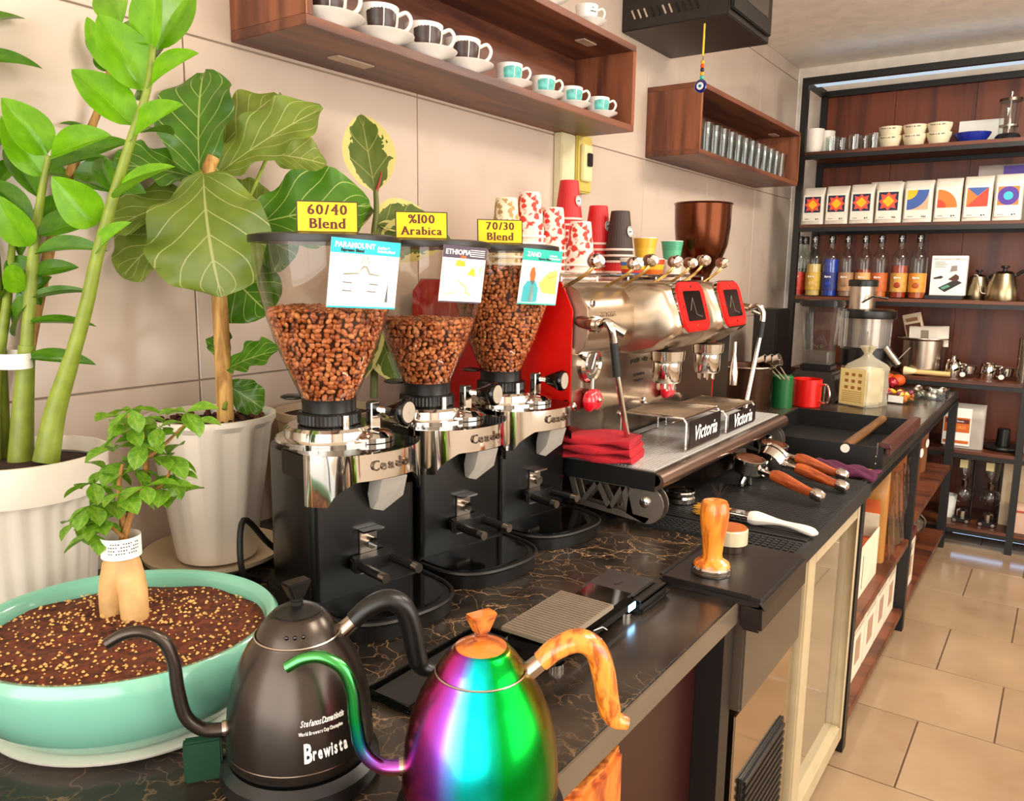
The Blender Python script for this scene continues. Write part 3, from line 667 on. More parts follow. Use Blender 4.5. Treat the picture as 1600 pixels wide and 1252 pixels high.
def kettle(label, loc, rz, mb, ms, mknob, mcap, mhandle, mlid, holes=True):
    t = T('gooseneck_kettle', label, 'kettle', loc, rz, 'gooseneck kettles at the worktop edge')
    z0 = .028
    b = MB().lathe([(.001, z0), (.070, z0), (.0735, z0+.004), (.0738, .042), (.0732, .062), (.0708, .085), (.066, .107), (.0585, .127), (.0505, .142), (.0435, .1515), (.0425, .1535), (.041, .1525)], 64).obj('body', mb, t, smooth=50)
    MB().lathe([(.0740, .0405), (.0743, .0412), (.0740, .042)], 64).obj('seam', M_DSTEEL, b)
    MB().lathe([(.0425, .1532), (.0432, .1545), (.0422, .1555), (.0415, .1545)], 48).obj('rim', M_STEEL, b)
    l = MB().lathe([(.0415, .1535), (.0385, .160), (.0335, .1675), (.028, .1735), (.025, .176), (.001, .1765)], 48).obj('lid', mlid, t, smooth=50)
    MB().lathe([(.0235, .1745), (.0238, .1775), (.017, .181), (.0075, .184), (.001, .1845)], 32).obj('lid_disc', mcap, l)
    MB().prism([(-.0062, -.006), (.0062, -.006), (.0062, .006), (-.0062, .006)], .182, .19).add(
        [(-.0062, -.006, .19), (.0062, -.006, .19), (.0062, .006, .19), (-.0062, .006, .19), (-.0145, -.0085, .209), (.0145, -.0085, .209), (.0145, .0085, .209), (-.0145, .0085, .209)],
        [(0, 3, 2, 1), (4, 5, 6, 7), (0, 1, 5, 4), (1, 2, 6, 5), (2, 3, 7, 6), (3, 0, 4, 7)], Matrix.Rotation(.5, 4, 'Z')).obj('knob', mknob, l, bevel=.002)
    for k in (-1, 0, 1) if holes else ():
        a = math.radians(84+k*13); MB().ball((.0365*math.cos(a), .0365*math.sin(a), .1645), (.0022, .0022, .0022), 8).obj('steam_hole', M_BLACKG, l)
    pts = spline([(.066, 0, .060), (.080, 0, .059), (.096, 0, .063), (.110, 0, .079), (.1155, 0, .108), (.118, 0, .138), (.126, 0, .160), (.143, 0, .172), (.160, 0, .172), (.176, 0, .164)], 6)
    n = len(pts); sp = MB().tube(pts, [.0075-.0022*i/n for i in range(n)], 14).obj('spout', ms, t)
    MB().tube([(.068, 0, .060), (.076, 0, .0595)], .0082, 14).obj('spout_collar', M_STEEL, sp)
    MB().tube([(-.043, 0, .148), (-.058, 0, .160)], [.009, .0085], 14).obj('handle_ferrule', M_STEEL, t)
    hp = spline([(-.056, 0, .159), (-.072, 0, .172), (-.092, 0, .178), (-.108, 0, .168), (-.116, 0, .146), (-.121, 0, .118), (-.127, 0, .098), (-.141, 0, .091)], 6)
    m = len(hp); MB().tube(hp, [.0095+.002*math.sin(PI*i/m) if i < m*.8 else .0095*(1-.35*(i-m*.8)/(m*.2)) for i in range(m)], 14, flat=1.15).obj('handle', mhandle, t)
    bs = MB().lathe([(.001, 0), (.078, 0), (.0815, .006), (.080, .018), (.072, .026), (.001, .0275)], 48).obj('power_base', M_BLACKP, t)
    return t
ka = math.atan2(-.57, -.82)
k1 = kettle('matte black gooseneck kettle beside the mint green bowl', (.606, .507, HC), ka+.30, M_KBLK, M_KBLK, M_BLACKP, M_BLACKP, M_BLACKP, M_KBLK)
k2 = kettle('rainbow metallic gooseneck kettle with orange wooden handle at the worktop edge', (.803, .556, HC), ka+.12, M_RB, rainbow_spout(), M_WOODOR, M_WOODOR, wood('orange_varnished_wood_handle', '9a4410', 'e89238', 'Z', 60, .25, 3, coat=.5), M_RB, False)
# lettering printed on the black kettle, wrapped on the body
def wrap_text(t, s, size, z, a0, r, mat, bold=0, shear=0, tilt=0.0, wid=.62, narrow=1.0):
    x = 0
    for chx in s:
        w = size*wid*narrow*(.42 if chx in 'iIl.,\' ' else 1.45 if chx in 'wWmM' else 1)
        a = a0 + (x+w/2)/r
        if chx != ' ': text(chx, size, mat, frame((r*math.cos(a), r*math.sin(a), z+tilt*x), (-math.sin(a), math.cos(a), 0), (-.1*math.cos(a), -.1*math.sin(a), 1)), t, bold=bold, shear=shear, extrude=.0003, xs=narrow)
        x += w
wrap_text(k1, 'B', .0262, .0625, 1.56, .0737, M_INKW, .0008, narrow=.55)
wrap_text(k1, 'rewista', .0178, .0615, 1.668, .0737, M_INKW, .0005, narrow=.50)
wrap_text(k1, 'World Brewers Cup Champion', .0050, .0828, 1.515, .0718, M_INKW, .0001, narrow=.58)
wrap_text(k1, 'Stefanos Domatiotis', .0090, .0922, 1.535, .0702, M_INKW, .0001, .35, wid=.46, narrow=.60)

# ---------------------------------------------------------------- scales and small things near the worktop edge
sc = T('coffee_scale', 'black coffee scale with grey ribbed plate and lit display', 'scale', (.675, .95, HC))
MB().box(-.043, .043, -.125, .12, .008, .034).obj('body', M_BLACKG, sc, bevel=.008)
for x, y in ((-.03, -.1), (.03, -.1), (-.03, .1), (.03, .1)): MB().cyl((x, y), .012, 0, .008, 16).obj('foot', M_CHROME, sc)
MB().box(-.043, .047, -.122, .032, .0405, .047).obj('plate', plain('grey_rubber_pad', '857767', .7), sc, bevel=.001)
M_RIB = plain('grey_rubber_rib', '786a5b', .7)
for k in range(22):
    y = -.118+k*.0068
    MB().box(-.040, .044, y, y+.003, .047, .0482).obj('rib', M_RIB, sc)
MB().box(-.03, .03, -.08, 0, .034, .0405).obj('plate_mount', M_BLACKP, sc)
MB().box(.0432, .0438, .088, .110, .014, .024).obj('display', plain('scale_display', 'bfe6ff', .3, emit='8fd0ff', estr=14), sc)
MB().tube([(.0434, -.02, .026), (.044, .005, .022), (.0434, .02, .012)], .0007, 6).obj('accent_line', M_INKW, sc)
s2 = T('pocket_scale', 'flat black pocket scale with its slid-open lid behind the ribbed scale', 'scale', (.672, 1.116, HC))
MB().box(-.057, .057, -.056, .056, 0, .016).obj('body', M_BLACKP, s2, bevel=.006)
MB().box(-.055, .03, -.052, .052, .016, .021).obj('lid', plain('slate_plastic', '30302f', .3), s2, bevel=.002)
MB().box(.042, .054, -.05, .05, .016, .022).obj('grip_bar', M_BLACKP, s2, bevel=.003)
marks([.02], .006, M_INK, frame((-.01, .0, .0212), (.3, 1, 0), (-1, .3, 0)), s2)
s3 = T('drip_tray', 'flat black metal tray left of the ribbed scale, behind the rainbow kettle', 'tray', (.592, .765, HC))
MB().box(-.037, .037, -.115, .115, 0, .004).box(-.037, -.034, -.115, .115, .004, .012).box(.034, .037, -.115, .115, .004, .012).box(-.034, .034, -.115, -.112, .004, .012).box(-.034, .034, .112, .115, .004, .012).obj('tray_pan', M_BLACKG, s3, bevel=.001)
MB().box(-.030, .030, -.108, .108, .0042, .007).obj('rubber_pad', M_RUBBER, s3, bevel=.001)
tag(MB().prism([(0, 0), (.010, -.008), (.032, .022), (.022, .03)], 0, .045).obj('green_box', plain('dark_green_card', '0c3a22', .5), loc=(.520, .428, HC), rot=(0, 0, 0), bevel=.002), 'dark green box between the mint bowl and the black kettle', 'box')
lg = T('wooden_block', 'rough orange wooden block standing under the worktop edge by the rainbow kettle', 'wood block', (.778, .695, 0))
MB().prism([(0, .01), (.03, 0), (.052, .02), (.054, .075), (.046, .125), (.01, .13), (0, .08)], 0, .69).obj('trunk', wood('raw_orange_wood', '8a340c', 'd87424', 'Z', 30, .6, 4), lg, bevel=.006)
MB().prism([(.004, .014), (.03, .006), (.047, .024), (.049, .072), (.042, .12), (.012, .124)], .6901, .693).obj('end_grain', wood('orange_end_grain', '8a3a10', 'd88030', 'Y', 50, .6, 2), lg)
# ---------------------------------------------------------------- potted plants
def leaf_mesh(name, outline, mat, fold=.18, curl=.25, wave=0, nu=8, nv=14, cup=0):
    """leaf blade, length along +y (0..1), half-width from outline(v), folded on the midrib and curled"""
    vs = []; fs = []; uvs = []
    for j in range(nv+1):
        v = j/nv; w = max(.002, outline(v))
        for i in range(nu+1):
            u = i/nu*2-1
            x = u*w; y = v - curl*.25*v*v*v
            z = fold*abs(x) - curl*v*v*.55 + cup*(x*x) + wave*math.sin(v*19+(2 if u > 0 else 0))*abs(u)**2*.06
            vs.append((x, y, z)); uvs.append((i/nu, v))
    for j in range(nv):
        for i in range(nu): a = j*(nu+1)+i; fs.append((a, a+1, a+nu+2, a+nu+1))
    me = bpy.data.meshes.new(name); me.from_pydata(vs, [], fs); me.shade_smooth()
    ul = me.uv_layers.new(name='UVMap')
    for p in me.polygons:
        for li, vi in zip(p.loop_indices, p.vertices): ul.data[li].uv = uvs[vi]
    me.materials.append(mat); return me
def leaf(parent, me, base, tip, width, nrm, name='leaf'):
    base = Vector(base); tip = Vector(tip); y = tip-base; L = y.length; y = y/L
    x = y.cross(Vector(nrm)).normalized(); z = x.cross(y)
    M = Matrix(((x.x*width, y.x*L, z.x*L, base.x), (x.y*width, y.y*L, z.y*L, base.y), (x.z*width, y.z*L, z.z*L, base.z), (0, 0, 0, 1)))
    o = bpy.data.objects.new(name, me); COL.objects.link(o); o.parent = parent
    o.matrix_basis = Matrix.Translation(-parent.location) @ M
    return o
def nrm_for(seed, up=.5, side=.35):
    r = random.Random(seed); return (-_f*.8 + Vector((r.uniform(-side, side), r.uniform(-side, side), up)))
def wpath(parent, pts, rad, name, mat, n=10):
    o = MB().tube([Vector(p)-parent.location for p in spline(pts, 5)], [rad[0]+(rad[1]-rad[0])*i/((len(pts)-1)*5) for i in range((len(pts)-1)*5+1)], n).obj(name, mat, parent)
    return o
zz_out = lambda v: .5*math.sin(PI*min(1, v**.8))**.75*(1-.15*v)
fig_out = lambda v: .5*(math.sin(PI*v**.9)**.55)*(.66+.42*v) if v < .985 else .06
M_ZZ = leaf_mat('zz_leaf', '62a00e', '86c41c', 'a8d850', 5, .014, .9, .24, .35, .35)
M_ZZD = leaf_mat('zz_leaf_old', '3c7010', '5c9018', '8ab048', 5, .018, .9, .25, .3, .4)
M_FIG = leaf_mat('fig_leaf', '3a6c14', '5c8e22', 'b4c86c', 5, .03, 1.3, .32, .25, .9)
M_FIGL = leaf_mat('fig_leaf_pale', '6c842a', '8ea040', 'c4c884', 5, .03, 1.3, .4, .3, .9)
M_RUB = leaf_mat('rubber_leaf', '4a6420', '6d7c34', 'd8cf80', 3, .02, 1, .35, .25, .5, 'e2d786')
zz1 = leaf_mesh('zz_leaf', zz_out, M_ZZ, .25, .22); zz2 = leaf_mesh('zz_leaf_old', zz_out, M_ZZD, .25, .3)
fg1 = leaf_mesh('fig_leaf', fig_out, M_FIG, .16, .3, .8, 10, 22); fg2 = leaf_mesh('fig_leaf_pale', fig_out, M_FIGL, .16, .25, .8, 10, 22)
fg3 = leaf_mesh('fig_leaf_droop', fig_out, M_FIGL, .12, .55, .9, 10, 22)
rb1 = leaf_mesh('rubber_leaf', lambda v: .5*math.sin(PI*v**.85)**.7, M_RUB, .2, .08)
M_STEMG = plain('green_stem', '7c8c28', .45, var=.25, scale=30); M_STEMB = wood('tan_bark', '9a6a30', 'd2a45c', 'Z', 40, .7, 6)
M_POTW = plain('white_pot', 'e2d6c6', .35, var=.03)

# --- fluted white pot with the arching plant on the far left
zl = Vector((.003, .512, HC)); zp = T('zz_plant', 'tall glossy green plant in the fluted white pot on the far left', 'plant', zl, 0, 'potted plants')
MB().lathe([(.001, 0), (.082, 0), (.086, .01), (.102, .19), (.113, .2)], 96, ripple=lambda a, z: 1+(.022*(1 if math.sin(a*26) > 0 else -1) if .005 < z < .195 else 0)).obj('pot', M_POTW, zp, smooth=50)
MB().lathe([(.113, .2), (.117, .215), (.119, .256), (.114, .256), (.108, .235)], 64).obj('pot_rim', M_POTW, zp)
MB().lathe([(.001, .236), (.109, .232)], 40).obj('soil', M_SOIL, zp)
D0 = 1.16
def clampd(px, py, dist, gap=.022):
    lim = (X0+gap-CAM.x)/ray(px, py).x
    return atd(px, py, min(dist, lim) if lim > 0 else dist)
def zpt(px, py, d=0): return clampd(px, py, D0+d)
stA = [zpt(72, 722), zpt(86, 645), zpt(112, 560, -.01), zpt(135, 478, -.02), zpt(152, 400, -.03), zpt(176, 312, -.04), zpt(206, 215, -.05), zpt(230, 140, -.06), zpt(240, 70, -.06)]
stB = [zpt(32, 735, .02), zpt(36, 640, .02), zpt(42, 540, .01), zpt(52, 400, 0), zpt(62, 320, -.01), zpt(76, 243, -.02)]
stD = [zpt(2, 735, .04), zpt(0, 600, .04), zpt(-10, 400, .06), zpt(-30, 200, .06), zpt(-50, 40, .06)]
stC = [zpt(18, 732, .05), zpt(50, 520, .08), zpt(100, 300, .11), zpt(140, 206, .12), zpt(165, 140, .12), zpt(174, 85, .12)]
wpath(zp, stA, (.0125, .004), 'stem', M_STEMG, 16); wpath(zp, stB, (.0125, .004), 'stem', M_STEMG, 16)
for q0, q1, q2 in ((stA[0], stA[1], stA[2]), (stB[0], stB[1], stB[2])): wpath(zp, [q0, q1, q2], (.018, .011), 'stem_base', M_STEMG, 16); wpath(zp, stD, (.013, .004), 'stem', M_STEMG, 16); wpath(zp, stC, (.010, .004), 'stem', M_STEMB, 14)
wpath(zp, [zpt(-12, 735, .02), zpt(-8, 600, .03), zpt(10, 480, .03), zpt(22, 350, .04)], (.012, .004), 'stem', M_STEMG, 16)
tb = zpt(14, 562, .012)
MB().lathe([(.034, -.011), (.034, .011)], 24, tuple(tb-zl), sx=1.25, sy=.8).obj('tie_band', M_PAPERW, zp)
ZL = [  # base px, tip px, width px, depth offsets, kind
 (224,142, 160,22, 74, -.05,-.09,0), (238,78, 236,-40, 78, -.06,-.1,0), (246,78, 300,-20, 52, -.05,-.03,0), (231,138, 296,76, 60, -.06,-.1,0), (190,40, 172,-40, 62, -.03,.02,0),
 (204,220, 270,157, 58, -.05,-.1,0), (206,196, 118,104, 66, -.05,-.08,0), (220,208, 268,198, 40, -.04,.02,1), (179,312, 257,250, 40, -.04,-.09,0), (179,302, 150,234, 30, -.04,0,1),
 (150,352, 88,281, 60, -.03,-.09,0), (151,396, 192,345, 32, -.03,-.07,0), (172,300, 120,268, 30, -.03,.04,1), (232,140, 178,110, 50, -.03,.05,1), (228,160, 190,140, 50, -.04,.06,1), (242,70, 200,20, 60, -.06,-.02,0), (236,100, 262,40, 58, -.05,.03,1),
 (73,242, 10,155, 62, -.02,-.07,0), (69,276, 3,184, 50, -.01,-.05,0), (61,310, 5,213, 38, -.01,.02,1), (79,245, 158,204, 54, -.02,-.06,0), (79,268, 164,232, 46, -.02,.03,1),
 (46,385, -2,312, 48, -.01,-.06,0), (50,345, -24,268, 34, 0,.03,1), (60,368, 152,332, 46, -.01,.03,1), (56,398, 152,376, 36, -.01,-.04,1), (54,430, 122,410, 32, 0,.04,1), (58,350, 120,300, 46, .02,.05,1),
 (42,470, 140,444, 16, 0,.05,1), (42,506, 152,500, 14, 0,.06,1), (40,560, 152,561, 26, 0,.06,1), (44,450, 2,420, 40, 0,-.05,0), (40,420, -10,460, 44, 0,.04,1), (48,470, 6,520, 40, 0,.05,1), (30,480, 70,430, 36, .03,.02,1), (20,400, 60,470, 46, .04,.03,1), (10,330, -30,380, 50, .04,-.02,1), (60,330, 20,400, 40, .03,.04,1),
 (173,112, 135,26, 34, .12,.1,0), (170,90, 135,58, 34, .12,.1,1), (165,112, 148,86, 22, .12,.12,1), (172,120, 196,60, 36, .12,.12,1), (170,130, 215,110, 34, .12,.13,1), (142,205, 96,186, 20, .12,.12,1), (120,250, 196,212, 48, .1,.12,1), (110,275, 60,262, 44, .1,.12,1), (115,270, 220,290, 60, .1,.1,1),
 (-46,45, 32,14, 46, .06,.02,1), (-42,96, 64,93, 36, .06,.03,1), (-20,250, 20,200, 40, .06,.05,1), (-5,290, 30,240, 44, .06,.04,1)]
for i, (bx, by, tx, ty, w, d0, d1, kd) in enumerate(ZL):
    b = zpt(bx, by, d0); t = zpt(tx, ty, d1)
    leaf(zp, zz2 if kd else zz1, b, b+(t-b)*1.1, w*1.12/F_PX*D0, nrm_for(i, .45, .35))

# --- fiddle-leaf plant in the faceted pot on its saucer
fl = Vector((.008, .828, HC+.014)); fp = T('fiddle_leaf_plant', 'broad veined fiddle-leaf plant in faceted white pot on saucer', 'plant', fl, 0, 'potted plants')
MB().lathe([(.001, 0), (.066, 0), (.070, .006), (.104, .235), (.108, .245), (.108, .254), (.101, .254), (.098, .235)], 96, ripple=lambda a, z: 1-.055*abs(math.sin(a*5)) if .001 < z < .24 else 1).obj('pot', M_POTW, fp, smooth=30)
MB().lathe([(.001, .243), (.1, .236)], 40).obj('soil', M_SOIL, fp)
MB_s = MB()
rs = random.Random(3)
for k in range(90):
    a = rs.random()*2*PI; r = .095*math.sqrt(rs.random()); s_ = rs.uniform(.003, .007)
    MB_s.ball((r*math.cos(a), r*math.sin(a), .243), (s_, s_*.8, s_*.7), 6)
MB_s.obj('bark_chips', plain('brown_bark', '4c2412', .9, var=.4), fp)['kind'] = 'stuff'
tag(MB().lathe([(.001, 0), (.085, 0), (.118, .018), (.12, .026), (.114, .024), (.084, .008), (.001, .008)], 48).obj('plant_saucer', plain('cream_saucer', 'd6bf9c', .4), loc=(.005, .824, HC)), 'round cream saucer under the faceted white pot', 'saucer')
DF = 1.36
def fpt(px, py, d=0): return clampd(px, py, DF+d, .05)
wpath(fp, [fpt(353, 664, .03), fpt(348, 560, .02), fpt(342, 450, .01), fpt(332, 330, 0), fpt(326, 270, 0), fpt(334, 245, 0)], (.0145, .0105), 'trunk', M_STEMB, 14)
FL = [(312,276, 300,84, 132, 0,.05,0,(0,0,.1)), (318,272, 322,452, 190, -.02,-.12,2,(0,0,.6)), (340,272, 502,146, 100, .02,.0,1,(.2,0,.6)), (338,240, 432,124, 100, .04,.1,1,(0,0,.2)), (392,352, 584,300, 150, .06,.05,0,(0,0,.25)),
      (296,335, 172,425, 130, .0,-.03,1,(0,0,.5)), (312,280, 176,236, 96, .06,.1,0,(0,0,.5)), (346,415, 424,500, 120, .03,.08,0,(0,0,.2)), (356,576, 428,536, 66, .02,-.02,0,(0,0,.9)), (352,560, 334,508, 44, .02,.06,0,(0,0,.2)),
      (318,300, 160,344, 80, .05,.1,1,(0,0,.6)), (372,330, 430,300, 100, .08,.1,1,(0,0,.4)), (420,240, 520,250, 90, .1,.16,1,(0,0,.3)), (336,290, 396,330, 70, .06,.12,0,(0,0,.3)), (352,600, 420,640, 60, .06,.1,0,(0,0,.5)), (395,365, 470,395, 110, .08,.1,0,(0,0,.5))]
for i, (bx, by, tx, ty, w, d0, d1, kd, nn) in enumerate(FL):
    leaf(fp, (fg1, fg2, fg3)[kd], fpt(bx, by, d0), fpt(tx, ty, d1), w*1.12/F_PX*DF, -_f+Vector(nn)+Vector((random.uniform(-.25, .25), random.uniform(-.2, .2), 0)))
for (a, b_) in (((335, 262), (392, 352)), ((330, 330), (300, 340)), ((345, 430), (372, 330)), ((350, 640), (356, 576)), ((340, 400), (420, 240))):
    wpath(fp, [fpt(*a, .01), fpt((a[0]+b_[0])/2+4, (a[1]+b_[1])/2, .03), fpt(*b_, .06)], (.004, .003), 'leaf_stalk', M_STEMG, 8)

# --- variegated rubber plant behind the grinders
rl = Vector((.0, 1.10, HC)); rp = T('rubber_plant', 'variegated rubber plant with cream-edged leaves behind the grinders', 'plant', rl, 0, 'potted plants')
MB().lathe([(.001, 0), (.07, 0), (.098, .22), (.103, .225), (.103, .24), (.095, .24), (.092, .22)], 40).obj('pot', plain('cream_pot', 'cbb391', .45), rp)
MB().lathe([(.001, .232), (.094, .226)], 32).obj('soil', M_SOIL, rp)
DR = 1.62
def rpt(px, py, d=0): return clampd(px, py, DR+d)
wpath(rp, [rpt(584, 622), rpt(586, 500), rpt(584, 380), rpt(588, 330), rpt(587, 298)], (.008, .005), 'stem', plain('olive_stem', '5a6420', .5), 14)
wpath(rp, [rpt(588, 300), rpt(594, 280), rpt(597, 268)], (.004, .001), 'bud', plain('red_bud', '9a3018', .5), 8)
for i, (bx, by, tx, ty, w, d1) in enumerate([(586, 300, 564, 173, 82, .02), (588, 350, 668, 330, 70, .05), (590, 380, 706, 372, 80, -.02), (586, 420, 640, 330, 60, .1), (584, 480, 560, 600, 60, -.03), (586, 500, 622, 600, 66, -.02), (585, 330, 520, 360, 60, .08), (588, 352, 612, 372, 40, .0)]):
    leaf(rp, rb1, rpt(bx, by), rpt(tx, ty, d1), w/F_PX*DR, nrm_for(40+i, .3, .3))

# --- bonsai in the mint bowl
bl = Vector((.345, .468, HC+.013)); bp = T('bonsai', 'small bonsai with swollen forked trunk in oval mint green bowl', 'plant', bl, math.radians(34.8), 'potted plants')
M_MINT = plain('mint_glaze', '7abaa2', .16, coat=.6, var=.05, scale=6)
bowlp = [(.001, 0), (.118, 0), (.126, .004), (.148, .026), (.162, .055), (.167, .08), (.166, .094), (.162, .099), (.155, .0975), (.151, .09), (.15, .075)]
MB().lathe(bowlp, 80, sx=1.06, sy=.97).obj('bowl', M_MINT, bp, smooth=60)
so = MB(); so.grid(lambda u, v: ((.152*math.sqrt(v)*math.cos(2*PI*u))*1.06, (.152*math.sqrt(v)*math.sin(2*PI*u))*.97, .0795+.006*(1-v)+.0022*math.sin(u*18*PI+v*9)), 60, 12)
so.obj('soil', plain('reddish_potting_soil', '5a260c', .9, var=.7, scale=120, bump=1, bscale=150), bp)
pe = MB(); rs = random.Random(5)
for k in range(760):
    a = rs.random()*2*PI; r = .148*math.sqrt(rs.random()); s_ = rs.uniform(.0009, .0025)
    pe.add([(0, 0, s_), (s_*1.3, 0, 0), (0, s_, 0), (-s_*1.1, 0, 0), (0, -s_, 0)], [(0, 1, 2), (0, 2, 3), (0, 3, 4), (0, 4, 1)], Matrix.Translation((r*math.cos(a)*1.06, r*math.sin(a)*.97, .0812+.006*(1-(r/.152)**2))) @ Matrix.Rotation(rs.random()*6, 4, 'Z'))
pe.obj('grit', plain('yellow_grit', 'd8a860', .8, var=.3), bp, smooth=0)['kind'] = 'stuff'
tag(MB().lathe([(.001, 0), (.122, 0), (.137, .009), (.139, .0128), (.13, .0125), (.001, .0125)], 64, sx=1.08, sy=.96).obj('bowl_saucer', M_WHITEP, loc=(.345, .468, HC), rot=(0, 0, math.radians(34.8))), 'oval white saucer under the mint green bowl', 'saucer')
RZi = Matrix.Rotation(-math.radians(34.8), 3, 'Z')
def bpt(px, py, d=0): return RZi @ (atd(px, py, .985+d)-bl)
M_ROOT = plain('tan_swollen_bark', 'c49a62', .6, var=.2, scale=40, bump=.4, bscale=60)
tk = MB()
def ltube(m, pts, rad, n=14): q = spline(pts, 6); m.tube(q, [rad[int(i/6)]+(rad[min(len(rad)-1, int(i/6)+1)]-rad[int(i/6)])*((i % 6)/6) for i in range(len(q))], n)
ltube(tk, [bpt(178, 985), bpt(176, 950), bpt(178, 915), bpt(186, 885), bpt(190, 858)], [.0125, .015, .0175, .020, .016])
ltube(tk, [bpt(212, 988, -.01), bpt(210, 950, -.01), bpt(206, 915, -.005), bpt(196, 885), bpt(190, 858)], [.0155, .0165, .0175, .019, .016])
tk.obj('trunk', M_ROOT, bp, smooth=80)
bc = bpt(189, 852); MB().lathe([(.0232, -.0125), (.0232, .0135)], 32, tuple(bc)).obj('name_band', M_PAPERW, bp)
fac = RZi @ (CAM-(atd(189, 852, .985))); fa = math.atan2(fac.y, fac.x)
for j in range(4):
    for q in range(13):
        a = fa-.62+q*.125
        if (q+j) % 5: MB().box(-.0008, .0008, -.0006 if (q*3+j) % 4 else -.0010, .0006, 0, .0003, frame((bc.x+.0233*math.cos(a), bc.y+.0233*math.sin(a), bc.z+.008-j*.004), (-math.sin(a), math.cos(a), 0), (0, 0, 1))).obj('print_mark', M_INK, bp)
M_BR = plain('bonsai_bark', '9a6a34', .8, var=.3, scale=60, bump=.5)
br = [[(192, 845), (205, 800), (222, 770), (228, 720), (224, 680), (212, 650)], [(196, 845), (190, 800), (186, 760), (192, 725)], [(218, 775), (244, 765), (262, 745), (266, 720)], [(226, 720), (262, 690), (290, 662)], [(190, 800), (165, 800), (150, 790)], [(192, 840), (172, 822), (158, 815)], [(222, 690), (195, 670), (200, 648)]]
for k, q in enumerate(br):
    m = MB(); m.tube(spline([bpt(x, y, .012*math.sin(k*2+i)) for i, (x, y) in enumerate(q)], 4), [(.005 if k < 2 else .0028)*(1-.6*i/((len(q)-1)*4)) for i in range((len(q)-1)*4+1)], 8); m.obj('branch', M_BR, bp)
M_BON = leaf_mat('bonsai_leaf', '4f8416', '88b434', 'b4cc64', 5, .03, .9, .28, .35, .6)
bo = leaf_mesh('bonsai_leaf', lambda v: .5*math.sin(PI*v**1.25)**.8, M_BON, .25, .35, 0, 6, 9)
cl = [(205, 640, 5), (185, 652, 5), (228, 652, 5), (205, 668, 6), (225, 690, 6), (250, 668, 4), (290, 645, 5), (300, 660, 4), (240, 715, 5), (262, 712, 6), (270, 742, 6), (215, 735, 5), (180, 700, 5), (192, 722, 5), (165, 735, 5), (145, 755, 4), (140, 790, 6), (122, 815, 5), (160, 815, 6), (175, 785, 6), (192, 770, 5), (228, 760, 4), (255, 765, 4), (150, 835, 4), (275, 775, 3)]
rb = random.Random(21)
for (x, y, n) in cl:
    dd = rb.uniform(-.035, .035); c = bpt(x, y, dd)
    for k in range(n):
        a = 2*PI*(k+rb.random()*.6)/n; e = rb.uniform(-.75, .35); L = rb.uniform(.030, .046)
        d = Vector((math.cos(a)*math.cos(e), math.sin(a)*math.cos(e), math.sin(e)))
        o = bpy.data.objects.new('leaf', bo); COL.objects.link(o); o.parent = bp
        base = c; xx = d.cross(Vector((rb.uniform(-.3, .3), rb.uniform(-.3, .3), 1))).normalized(); zc = xx.cross(d); w = L*.55
        o.matrix_basis = Matrix(((xx.x*w, d.x*L, zc.x*L, base.x), (xx.y*w, d.y*L, zc.y*L, base.y), (xx.z*w, d.z*L, zc.z*L, base.z), (0, 0, 0, 1)))
# ---------------------------------------------------------------- espresso machine
MY = 1.445
em = T('espresso_machine', 'two-group steel espresso machine with red side and red framed screens', 'espresso machine', (0, MY, HC))
M_BST = plain('warm_brushed_steel', 'c0ae98', .3, 1, aniso=.7, var=.05)
M_SPL = plain('splash_steel', '9c8c7c', .2, 1, aniso=.6)
M_GOLD = plain('golden_metal', 'c8a468', .25, 1)
MB().box(-.07, .33, .004, .826, .05, .475).obj('body', M_DSTEEL, em, bevel=.006)
MB().prism([(-.075, .06), (.345, .06), (.366, .12), (.368, .44), (.34, .497), (-.05, .497), (-.075, .47)], 0, .0045, frame((0, .0035, 0), (1, 0, 0), (0, 0, 1))).obj('side_panel', M_RED, em, bevel=.001)
MB().prism([(-.075, .06), (.345, .06), (.366, .12), (.368, .44), (.34, .497), (-.05, .497), (-.075, .47)], 0, .0045, frame((0, .8305, 0), (1, 0, 0), (0, 0, 1))).obj('side_panel', M_RED, em, bevel=.001)
MB().box(.331, .366, .004, .826, .14, .36).obj('splash_plate', M_SPL, em, bevel=.002)
XZ = lambda y: frame((0, y, 0), (1, 0, 0), (0, 0, 1))     # prism drawn in x-z; z of the frame points to -y
up = [(.331, .352), (.372, .345), (.392, .36), (.402, .40), (.398, .445), (.372, .482), (.335, .498), (.331, .49)]
MB().prism(up, -.422, .403, XZ(.415)).obj('upper_housing', M_BST, em, bevel=.003, smooth=50)
MB().box(-.06, .338, .006, .824, .476, .499).obj('cup_tray', M_STEEL, em, bevel=.002)
for x in (.325,):
    MB().tube([(x, .01, .512), (x, .82, .512)], .004, 8).obj('rail', M_CHROME, em)
for k in range(6): MB().cyl((.325, .02+k*.158), .003, .498, .512, 8).obj('rail_post', M_CHROME, em)
